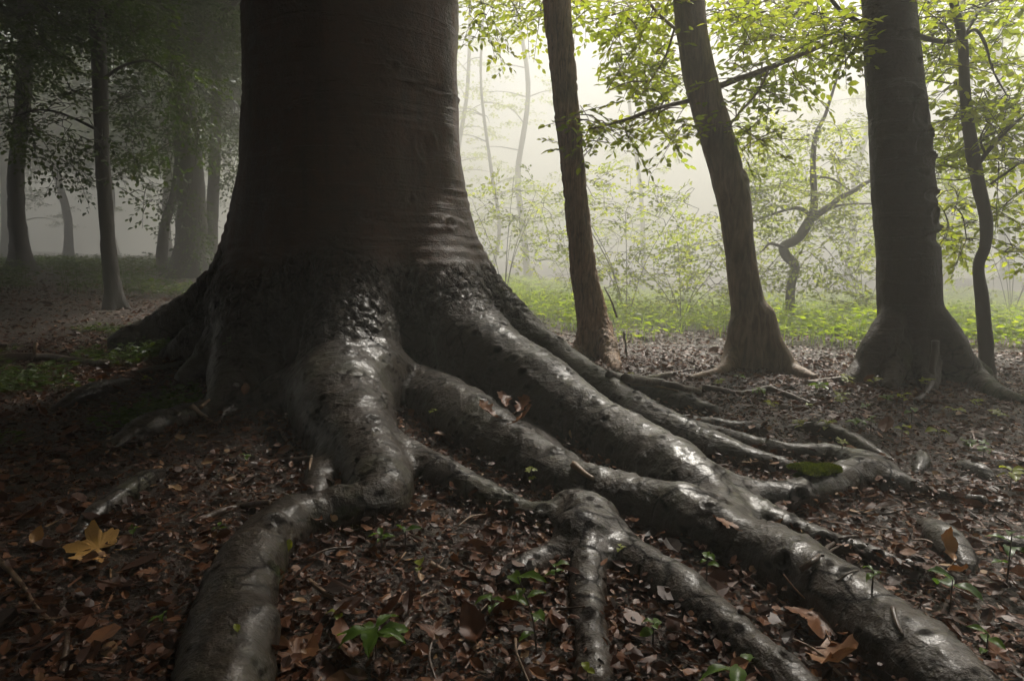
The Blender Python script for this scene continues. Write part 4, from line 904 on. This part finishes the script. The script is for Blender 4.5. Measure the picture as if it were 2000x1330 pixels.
def lobed_leaf(curl=0.2, seed=0, n=60):
    """Five-lobed maple leaf about its stalk point."""
    r = np.random.default_rng(seed); th = np.linspace(-2.6, 2.6, n); rad = np.zeros(n)
    for c, L, w in ((0, 1.0, 0.34), (0.95, 0.86, 0.32), (-0.95, 0.86, 0.32), (1.95, 0.55, 0.34), (-1.95, 0.55, 0.34)): rad = np.maximum(rad, L * np.exp(-((th - c) / w) ** 2))
    rad = 0.46 + 0.54 * rad; rad *= 1 + 0.07 * np.sin(th * 19); rad *= 0.62
    o = np.stack([np.sin(th) * rad, np.cos(th) * rad + 0.25, 0 * th], 1); m = o * 0.5 + np.array([0, 0.125, 0])
    V = np.vstack([[(0, 0.25, 0)], m, o]); V[:, 2] = curl * V[:, 0] ** 2 - 0.5 * curl * (V[:, 1] - 0.4) ** 2 + 0.05 * np.sin(6 * np.arctan2(V[:, 0], V[:, 1] - 0.25)) * np.hypot(V[:, 0], V[:, 1] - 0.25) + 0.02 * r.normal(size=len(V)) * (np.arange(len(V)) > n)
    k = np.arange(n - 1)
    return V, np.stack([1 + k, 1 + n + k, 2 + n + k, 2 + k], 1), np.stack([0 * k, 1 + k, 2 + k], 1)
def stalked(V, faces, L=0.35, r=0.012, bend=0.1):
    q = np.stack([0 * np.linspace(0, 1, 5), -L * np.linspace(1, 0, 5), bend * np.linspace(1, 0, 5) ** 2], 1) + V[V[:, 1].argmin()] * (0, 1, 0); tv, tf = tube(q, r, 4)
    n = len(V); return np.vstack([V, tv]), list(faces) + [f + n for f in tf]
def leaf_mesh(name, V, faces, mat, tint):
    me = np_mesh(name, V, faces, {'tint': np.clip(tint + 0.05 * np.random.default_rng(3).normal(size=len(V)), 0, 1)}, True); me.materials.append(mat); return me
M_ORANGE = leaf_mat('orange_leaf', [(0, (0.30, 0.14, 0.045)), (1, (0.62, 0.36, 0.11))], 0.15, 0.35, (1.2, 1.0, 0.6))
M_SEED = leaf_mat('seedling_leaves', [(0, (0.040, 0.090, 0.014)), (0.5, (0.075, 0.14, 0.02)), (1, (0.20, 0.23, 0.03))], 0.4, 0.35)
M_STICK = plain_bark('stick_bark', (0.028, 0.019, 0.013), (0.095, 0.058, 0.036), 0.4)
M_PALESTICK = plain_bark('peeled_wood', (0.10, 0.060, 0.034), (0.26, 0.17, 0.10), 0.5)
def look(o, p, az, pitch=0.0, roll=0.0, s=1.0):
    o.location = tuple(float(v) for v in p); o.rotation_euler = (pitch, roll, az); o.scale = (s, s, s); return o

# leaves that can be told apart on the ground
KINDS = []
for i, (kd, tint, nm) in enumerate((('oval', 0.25, 'dark brown'), ('oval', 0.55, 'russet brown'), ('oval', 0.80, 'tan'), ('oak', 0.55, 'russet lobed'), ('maple', 0.62, 'reddish brown broad'), ('oval', 0.98, 'pale buff'), ('lance', 0.66, 'narrow brown'))):
    for v in range(3):
        if kd == 'maple': a = lobed_leaf(0.5 * (v - 0.6), v); V_, f_ = stalked(a[0], a[1:])
        else: a = strip_leaf(kd, (0.9, -0.5, 0.35)[v], (0.25, -0.2, 0.6)[v], 9, 0.05, v); V_, f_ = stalked(a[0], [a[1]], 0.2)
        KINDS.append((leaf_mesh('fallen_leaf', V_, f_, M_LITTER, tint), nm, kd))
placed = 0
wts = np.array([0.24, 0.26, 0.16, 0.08, 0.08, 0.05, 0.13]).repeat(3) / 3
while placed < 300:
    y = 0.95 + 3.2 * rng.random() ** 1.7; x = rng.uniform(-0.8 * y - 0.1, 0.8 * y + 0.1); z = float(soil_z(x, y))
    onroot = top_z(x, y) > z + 0.015
    if onroot: continue
    me, nm, kd = KINDS[rng.choice(len(KINDS), p=wts)]
    sz = rng.uniform(0.026, 0.055) * (1.15 if kd == 'maple' else 1.0)
    o = look(link('fallen_leaf', me), (x, y, z + 0.014), rng.uniform(0, 6.28), rng.normal() * 0.28, rng.normal() * 0.28, sz)
    tag(o, nm + ' fallen leaf lying curled on the wet litter between the roots', 'leaf', nm + ' fallen leaves on the litter'); placed += 1
def special_leaf(px, py, kind, size, az, pitch, roll, mat, tint, label, curl=0.4, lift=0.02, seed=1):
    if kind == 'maple': a = lobed_leaf(curl, seed); V_, f_ = stalked(a[0], a[1:], 0.4)
    else: a = strip_leaf(kind, curl, 0.5, 13, 0.05, seed); V_, f_ = stalked(a[0], [a[1]], 0.2)
    tag(look(link('fallen_leaf', leaf_mesh('fallen_leaf', V_, f_, mat, tint)), S(px, py) + (0, 0, lift), az, pitch, roll, size), label, 'leaf')
special_leaf(222, 1082, 'maple', 0.135, 1.75, 0.25, -0.40, M_ORANGE, 0.8, 'big bright orange-yellow maple leaf lying on dark litter', 0.9, 0.012)
special_leaf(1570, 1215, 'maple', 0.16, 3.5, -0.25, 0.25, M_LITTER, 0.72, 'large crumpled brown leaf leaning against the thick front root', 1.2, 0.05, 4)
special_leaf(1620, 1280, 'oval', 0.15, 2.9, 0.3, 0.5, M_LITTER, 0.86, 'long folded tan leaf tucked under the crumpled brown leaf', 0.6, 0.03, 5)
special_leaf(1862, 1112, 'oval', 0.085, 0.2, 0.9, 0.3, M_ORANGE, 0.1, 'upright curled orange-brown leaf beside a buried root hump', 1.0, 0.02, 6)
special_leaf(1885, 1125, 'oval', 0.07, 2.2, 0.2, 0.7, M_ORANGE, 0.0, 'flat orange-brown leaf at the foot of the upright curled leaf', 0.5, 0.02, 7)
for k, (dx, dy, az) in enumerate(((0, 0, 0.3), (22, 6, -0.5), (-18, 10, 1.0), (8, 18, -1.4))): special_leaf(990 + dx, 812 + dy, 'oak', 0.10, az, 0.3 + 0.1 * k, 0.3 - 0.2 * k, M_LITTER, 0.62 + 0.06 * k, ('topmost', 'second', 'third', 'lowest')[k] + ' lobed brown leaf of the clump wedged between two roots', 0.5, 0.05 - 0.01 * k, 8 + k)
special_leaf(355, 968, 'oval', 0.055, 1.2, 0.1, 0.1, M_LITTER, 1.0, 'pale buff leaf beside the thin dark surface root', 0.5, 0.02, 12)
special_leaf(65, 1085, 'oval', 0.05, 0.4, 0.6, 0.4, M_ORANGE, 0.2, 'small twisted orange leaf near the big orange maple leaf', 1.2, 0.02, 13)
special_leaf(475, 775, 'oval', 0.06, 0.2, 0.9, 0.1, M_LITTER, 0.7, 'reddish leaf propped against the foot of the left buttress', 0.3, 0.02, 14)
special_leaf(860, 1265, 'maple', 0.075, 0.9, 0.2, 0.3, M_LITTER, 0.45, 'dark red-brown broad leaf between the two bottom seedlings', 0.7, 0.02, 15)
special_leaf(600, 1295, 'maple', 0.09, 2.0, 0.15, -0.3, M_LITTER, 0.70, 'russet broad leaf beside the mossy end of the bent root', 0.5, 0.02, 16)
special_leaf(690, 1300, 'oval', 0.10, 0.7, 0.3, 0.5, M_LITTER, 0.60, 'long red-brown leaf under the serrated seedling', 0.6, 0.02, 17)
special_leaf(930, 1290, 'oval', 0.09, 0.1, 0.35, -0.4, M_LITTER, 0.50, 'cupped purple-brown leaf in front of the tall seedling', 1.0, 0.03, 18)
special_leaf(1430, 1040, 'maple', 0.075, 0.4, 0.1, 0.2, M_LITTER, 0.78, 'tan broad leaf in the crook of two right-hand roots', 0.6, 0.02, 19)
special_leaf(570, 1078, 'oval', 0.030, 0.1, 0.9, 0.0, M_SEED, 1.0, 'tiny yellow leaf stuck on the bent root', 0.1, 0.004, 20)
special_leaf(468, 1232, 'oval', 0.020, 0.6, 0.3, 0.0, M_SEED, 1.0, 'tiny pale leaf scrap on the burl of the bent root', 0.1, 0.004, 21)
special_leaf(1110, 862, 'oval', 0.035, 0.2, 1.0, 0.0, M_LITTER, 1.0, 'small pale leaf stuck to the flank of the right buttress', 0.1, 0.006, 22)

# sticks and fallen branches
def stick(px, r_px, mat, label, group=None, lift=0.0, name='fallen_twig', cat='twig', forks=0):
    pts = []
    for c in px:
        p = P(c[0], c[1], c[2]) if len(c) > 2 else S(c[0], c[1]); pts.append(p + (0, 0, r_px * p[1] / FPX * 0.7 + lift) if len(c) < 3 else p)
    q = catmull(np.array(pts), 7); d = q[:, 1].mean(); r = r_px * d / FPX
    q = q + r * 1.6 * np.stack([fbm(q + 1, 14, 2), fbm(q + 4, 14, 2), 0.6 * fbm(q + 7, 14, 2)], 1)
    V_, f_ = tube(q, r * np.linspace(1.1, 0.6, len(q)), 7, 0.7)
    org = q.mean(0); me = np_mesh(name, V_ - org, f_, {'tint': np.full(len(V_), 0.5)}); me.materials.append(mat)
    if forks: pass
    return tag(link(name, me, None, tuple(org)), label, cat, group)
ST, PS = M_STICK, M_PALESTICK
for px, r, m, lab in (
    ([(1370, 760), (1450, 768), (1500, 764), (1545, 778), (1585, 792)], 7, ST, 'long brown fallen branch lying on litter in front of the curved tree'),
    ([(1225, 738), (1280, 746), (1330, 756), (1368, 768)], 9, ST, 'thick dark fallen branch beyond the rear root'),
    ([(1190, 730), (1240, 738), (1290, 742)], 6, ST, 'short brown stick touching the foot of the furrowed tree'),
    ([(1255, 738), (1310, 734), (1370, 736), (1400, 732)], 5, ST, 'straight dark stick lying across the thick fallen branch'),
    ([(1240, 746), (1275, 750), (1330, 760)], 4, PS, 'pale brown stick alongside the thick fallen branch'),
    ([(1310, 732), (1350, 724), (1395, 726)], 2.5, ST, 'thin arched twig behind the thick fallen branch'),
    ([(1575, 752), (1640, 744), (1700, 748), (1730, 756)], 5, ST, 'dark stick lying before the stout dark beech'),
    ([(1648, 716), (1690, 736), (1725, 752)], 3, ST, 'thin twig resting on the foot of the stout dark beech'),
    ([(1824, 665, 3.85), (1822, 715, 3.82), (1817, 752, 3.75), (1792, 788)], 8, ST, 'hooked dark stick standing upright against the stout dark beech'),
    ([(1558, 1116), (1592, 1088), (1620, 1062), (1650, 1050), (1720, 1046), (1780, 1050)], 4.5, ST, 'bent reddish twig draped over the thick front root'),
    ([(1600, 1082), (1635, 1062), (1660, 1050)], 2.5, ST, 'small side twig crossing the bent reddish twig'),
    ([(1655, 998), (1720, 1004), (1770, 996), (1825, 984)], 3, ST, 'thin twig on litter below the moss cushion root'),
    ([(1630, 1135), (1680, 1110), (1740, 1122), (1790, 1150)], 2, ST, 'wiry twig on litter behind the thick front root'),
    ([(380, 788), (395, 805), (408, 820)], 6, PS, 'stubby brown stick leaning on the left surface root'),
    ([(395, 792), (415, 776)], 4, PS, 'short stick end crossing the stubby brown stick'),
    ([(275, 866), (330, 868), (385, 860), (450, 876)], 2.2, ST, 'thin forked twig below the left surface root'),
    ([(320, 868), (360, 862), (440, 848)], 2.0, ST, 'wiry twig lying over the thin forked twig'),
    ([(546, 842), (560, 862), (574, 886)], 4, PS, 'reddish stick end near the stubby root leg'),
    ([(508, 906), (550, 900), (604, 892)], 6, ST, 'dark straight stick beside the stubby root leg'),
    ([(604, 886), (598, 914)], 3, PS, 'pale splinter at the foot of the stubby root leg'),
    ([(378, 1030), (430, 1008), (480, 996), (525, 980)], 9, ST, 'knobbly dark branch running to the bend of the bent root'),
    ([(-10, 1098), (30, 1136), (65, 1180), (108, 1222)], 6, PS, 'orange-brown curved stick below the big orange maple leaf'),
    ([(122, 1318), (128, 1250), (136, 1195)], 8, ST, 'dark upright-lying stick at the end of the curved orange-brown stick'),
    ([(-10, 708), (70, 702), (140, 708), (215, 716)], 10, ST, 'low dark rotting log among green ground plants'),
    ([(772, 1085), (850, 1112), (930, 1150), (1010, 1182), (1070, 1196), (1140, 1188)], 3, ST, 'long thin dark twig crossing the litter to the upright root leg'),
    ([(752, 1208), (800, 1182), (852, 1152)], 4.5, PS, 'pale brown stick above the serrated seedling'),
    ([(640, 1196), (700, 1190), (735, 1198), (752, 1208)], 3, ST, 'thin black twig joined end to end with the pale brown stick'),
    ([(602, 1132), (640, 1164), (672, 1192)], 6, PS, 'split reddish stick beside the mossy flank of the bent root'),
    ([(778, 1256), (798, 1228), (822, 1208)], 10, ST, 'stub of dead wood beside the serrated seedling'),
    ([(900, 1178), (940, 1150), (990, 1132)], 2, ST, 'fine twig crossing the long thin dark twig'),
    ([(1456, 1128), (1520, 1176), (1590, 1232)], 3.2, PS, 'long straight pale twig between the two front roots'),
    ([(1440, 1190), (1480, 1214), (1530, 1246)], 5, ST, 'dark stick parallel to the long straight pale twig'),
    ([(1738, 1186), (1752, 1212), (1766, 1240)], 6, ST, 'short brown stick behind the thick front root end'),
    ([(1116, 908), (1135, 922), (1155, 934)], 8, PS, 'pale broken wood chunk wedged beside the right buttress'),
    ([(842, 1098), (868, 1112)], 8, PS, 'small pale wood chip under the long thin dark twig'),
    ([(440, 944), (452, 934), (470, 930)], 6, PS, 'grey curled bark scrap on litter behind the bent root'),
    ([(1218, 648, 4.75), (1224, 690, 4.72), (1230, 722, 4.7), (1232, 738)], 2.2, ST, 'thin bare upright shoot beside the furrowed tree'),
    ([(1205, 620, 5.6), (1195, 590, 5.6), (1180, 560, 5.7)], 2, ST, 'slanting bare shoot behind the furrowed tree'),
    ([(70, 668, 3.9), (66, 690, 3.9), (62, 705)], 3, PS, 'short reddish stem standing among the green ground plants')):
    stick(px, r, m, lab)
for k in range(70):
    y = 1.0 + 3.0 * rng.random() ** 1.4; x = rng.uniform(-0.8 * y, 0.8 * y); a = rng.uniform(0, 6.28); L = rng.uniform(0.04, 0.16)
    zz = [top_z(x + math.cos(a) * L * u, y + math.sin(a) * L * u) for u in (-0.5, 0, 0.5)]
    if max(zz) - float(soil_z(x, y)) > 0.03: continue
    q = catmull(np.array([(x + math.cos(a + b) * L * u, y + math.sin(a + b) * L * u, z + 0.012 + 0.012 * rng.random()) for u, z, b in zip((-0.5, 0, 0.5), zz, (0, 0, 0.3))]), 4)
    org = q.mean(0); V_, f_ = tube(q, rng.uniform(0.0015, 0.004) * np.linspace(1, 0.6, len(q)), 5); me = np_mesh('fallen_twig', V_ - org, f_); pale = k % 3 == 0; me.materials.append(PS if pale else ST)
    tag(link('fallen_twig', me, None, tuple(org)), 'short pale peeled twig scattered on the leaf litter' if pale else 'short thin dark twig scattered on the leaf litter', 'twig', 'pale twigs on the litter' if pale else 'dark twigs on the litter')

# seedlings
SEEDLEAF = {}
for kd in ('oval', 'lance', 'maple'):
    for v in range(3):
        for ti, tt in enumerate((0.1, 0.5, 0.95)):
            if kd == 'maple': a = lobed_leaf(-0.5, v); fs = list(a[1:])
            else: a = strip_leaf(kd, (-0.5, -0.9, -0.3)[v], (0.35, 0.2, 0.5)[v], 11, 0.025, v); fs = [a[1]]
            SEEDLEAF[kd, v, ti] = leaf_mesh('leaf', a[0], fs, M_SEED, tt)
def seedling(px, py, h, n, size, kind, tone, label, group=None, lean=(0, 0), spread=0.5, name='seedling'):
    p = S(px, py); t = thing(name, label, 'seedling', p, group)
    tip = p + np.array([lean[0], lean[1], h]); q = catmull(np.array([p - (0, 0, 0.01), p + (tip - p) * (0.3, 0.3, 0.55), tip]), 5)
    MB().add(*tube(q, np.linspace(0.0022, 0.0012, len(q)), 5)).build('stem', M_TWIG, t)
    a0 = rng.uniform(0, 6.28)
    for k in range(n):
        u = 1 - spread * k / max(n, 1); b = q[int(round(u * (len(q) - 1)))]; az = a0 + k * 2.4 + rng.normal() * 0.2
        o = link('leaf', SEEDLEAF[kind, int(rng.integers(3)), tone], t); o.location = tuple(b - p); s_ = size * rng.uniform(0.6, 1.0)
        o.rotation_euler = (rng.uniform(-0.25, 0.35), rng.normal() * 0.2, az); o.scale = (s_, s_, s_)
    return t
seedling(735, 1292, 0.07, 8, 0.085, 'lance', 1, 'seedling with five broad serrated dark green leaves on brown litter', spread=0.35)
seedling(1050, 1290, 0.16, 8, 0.066, 'lance', 1, 'tall leaning seedling with long fresh green leaves left of the upright root leg', lean=(-0.04, 0.02), spread=0.8)
seedling(745, 1072, 0.05, 5, 0.042, 'lance', 1, 'small green seedling tucked under the bent root', spread=0.5)
seedling(792, 1062, 0.045, 2, 0.065, 'lance', 0, 'two-leaved seedling beside the bend of the bent root')
seedling(1038, 960, 0.10, 4, 0.045, 'maple', 2, 'yellow-green sprout rising before the middle root', spread=0.5)
seedling(1085, 1160, 0.07, 5, 0.034, 'oval', 1, 'round-leaved pale green sprout against the upright root leg', spread=0.5)
seedling(842, 818, 0.03, 3, 0.042, 'maple', 2, 'tiny yellow-green sprig growing on the middle root')
seedling(1385, 1128, 0.06, 4, 0.030, 'oval', 1, 'little green sprout between the two front roots')
seedling(1440, 1345, 0.05, 3, 0.085, 'lance', 1, 'green leaf pair at the foot of the right front root')
seedling(822, 1118, 0.02, 2, 0.045, 'oval', 2, 'single pleated yellow-green leaf under the long thin dark twig')
seedling(1925, 1285, 0.06, 4, 0.052, 'lance', 1, 'green seedling beyond the end of the thick front root', spread=0.8)
seedling(1855, 1190, 0.08, 3, 0.075, 'oval', 0, 'drooping dark seedling next to the upright curled leaf')
seedling(1965, 1150, 0.14, 6, 0.065, 'lance', 0, 'bushy dark green seedling past the buried root humps', spread=0.7)
seedling(318, 1212, 0.03, 4, 0.030, 'lance', 1, 'small ragged green sprout left of the bent root')
seedling(262, 1052, 0.03, 3, 0.032, 'oval', 1, 'small green sprout near the thin dark surface root')
seedling(428, 1050, 0.03, 3, 0.034, 'lance', 1, 'small green sprout below the knobbly dark branch')
seedling(480, 898, 0.03, 3, 0.035, 'oval', 1, 'small green sprout by the dark straight stick')
seedling(1207, 1092, 0.04, 3, 0.024, 'oval', 2, 'pale sprout in the fork of the knot')
seedling(1015, 1172, 0.015, 1, 0.045, 'oval', 2, 'lone yellow-green leaf standing on dark litter')
seedling(1140, 1325, 0.02, 2, 0.03, 'oval', 2, 'tiny pale sprout beside the foot of the upright root leg')
seedling(960, 1215, 0.06, 5, 0.045, 'lance', 1, 'low fresh green sprig behind the tall leaning seedling', spread=0.6)
seedling(1275, 1260, 0.05, 4, 0.034, 'oval', 1, 'small green sprout between the upright root leg and the right front root')
seedling(660, 1225, 0.03, 3, 0.03, 'oval', 2, 'tiny yellowish sprout by the thin black twig')
seedling(1700, 1150, 0.04, 3, 0.032, 'lance', 1, 'small green sprout behind the thick front root')
seedling(450, 690, 0.09, 3, 0.04, 'oval', 0, 'thin-stemmed seedling in front of the left buttress')
seedling(285, 752, 0.03, 3, 0.06, 'lance', 2, 'yellowish strap-leaved sprout among low green plants')
seedling(1470, 715, 0.12, 7, 0.06, 'oval', 0, 'sparse shoot growing at the foot of the curved tree', spread=0.8)
for k, (px, py) in enumerate(((1600, 775), (1642, 800), (1705, 775), (1690, 800), (1762, 800), (1805, 776), (1672, 838), (1560, 846), (1615, 852), (1730, 790), (1862, 812), (1902, 800), (1442, 752), (1402, 758), (1232, 742), (1892, 876), (1972, 962), (1655, 765), (1780, 822), (1580, 800), (1505, 800), (1700, 850), (1830, 850), (1950, 830), (1480, 780), (1640, 870), (1760, 870), (1920, 900))):
    seedling(px, py, rng.uniform(0.03, 0.10), int(rng.integers(3, 6)), rng.uniform(0.045, 0.07), ('oval', 'maple')[k % 2], 2 if k % 3 else 1, 'yellow-green seedling on litter before the stout dark beech' if px > 1590 else 'yellow-green seedling on litter before the curved tree', 'seedlings on the litter of the glade edge' if px > 1590 else 'seedlings before the curved tree', spread=0.5)

# moss cushion
p = S(1603, 916); p[1] += 0.02; p[2] = top_z(p[0], p[1]) - 0.006; mb = MB(); n = 5200
a = rng.uniform(0, 6.28, n); rr = np.sqrt(rng.random(n)); R = np.array([0.072, 0.046, 0.022])
q = np.stack([np.cos(a) * rr * R[0], np.sin(a) * rr * R[1], R[2] * np.sqrt(1 - rr ** 2 * 0.98)], 1); q *= (1 + 0.5 * fbm(q + 3, 30, 2))[:, None]; q *= (1 + 0.35 * np.sin(3 * a + 1) * rr)[:, None]
put_leaves(mb, p + q * (1, 1, 0.8), q / R ** 2 * 0.02 + rng.normal(size=(n, 3)) * 0.35 + (0, 0, 0.5), rng.normal(size=(n, 3)), 0.011 * rng.uniform(0.6, 1.3, n), np.clip(0.4 + 0.25 * rng.normal(size=n), 0, 1), KITE)
u, v = np.meshgrid(np.linspace(0, 2 * np.pi, 25)[:-1], np.linspace(0, 1, 8)); dome = np.stack([np.cos(u) * v * R[0], np.sin(u) * v * R[1], R[2] * 0.75 * np.sqrt(1 - v ** 2) - 0.015 * v], -1).reshape(-1, 3); dome *= (1 + 0.4 * fbm(dome + 3, 30, 2))[:, None]
i = np.arange(7)[:, None] * 24; k = np.arange(24)[None]; mb.add(p + dome, [np.stack([i + k, i + 24 + k, i + 24 + (k + 1) % 24, i + (k + 1) % 24], -1).reshape(-1, 4)], 0.1)
M_MOSS = leaf_mat('moss', [(0, (0.035, 0.055, 0.006)), (1, (0.10, 0.13, 0.015))], 0.35, 0.7)
tag(mb.build('moss_cushion', M_MOSS, None, smooth=False, kind=None, loc=tuple(p)), 'bright green moss cushion nestled in a loop of the right-hand roots', 'moss', None, 'stuff')

# ------------------------------------------------------------------ haze
hm = bpy.data.materials.new('fog'); hm.use_nodes = True; hn = hm.node_tree; hn.nodes.clear()
ho = hn.nodes.new('ShaderNodeOutputMaterial'); pv = hn.nodes.new('ShaderNodeVolumePrincipled')
pv.inputs['Color'].default_value = (0.91, 0.92, 0.83, 1); pv.inputs['Density'].default_value = HAZE_DENSITY; pv.inputs['Anisotropy'].default_value = 0.25
hn.links.new(pv.outputs[0], ho.inputs['Volume'])
x0, x1, y0, y1, z0, z1 = -135, 135, -85, 145, -4.0, 21.6
hv = [(x, y, z) for x in (x0, x1) for y in (y0, y1) for z in (z0, z1)]
hme = np_mesh('haze', np.array(hv), [np.array([(0, 1, 3, 2), (4, 6, 7, 5), (0, 4, 5, 1), (2, 3, 7, 6), (0, 2, 6, 4), (1, 5, 7, 3)])], smooth=False); hme.materials.append(hm)
tag(link('haze', hme), kind='stuff')
print('tris', sum(sum(len(p.vertices) - 2 for p in o.data.polygons) if len(o.data.polygons) < 50000 else 2 * len(o.data.polygons) for o in scene.objects if o.type == 'MESH'))
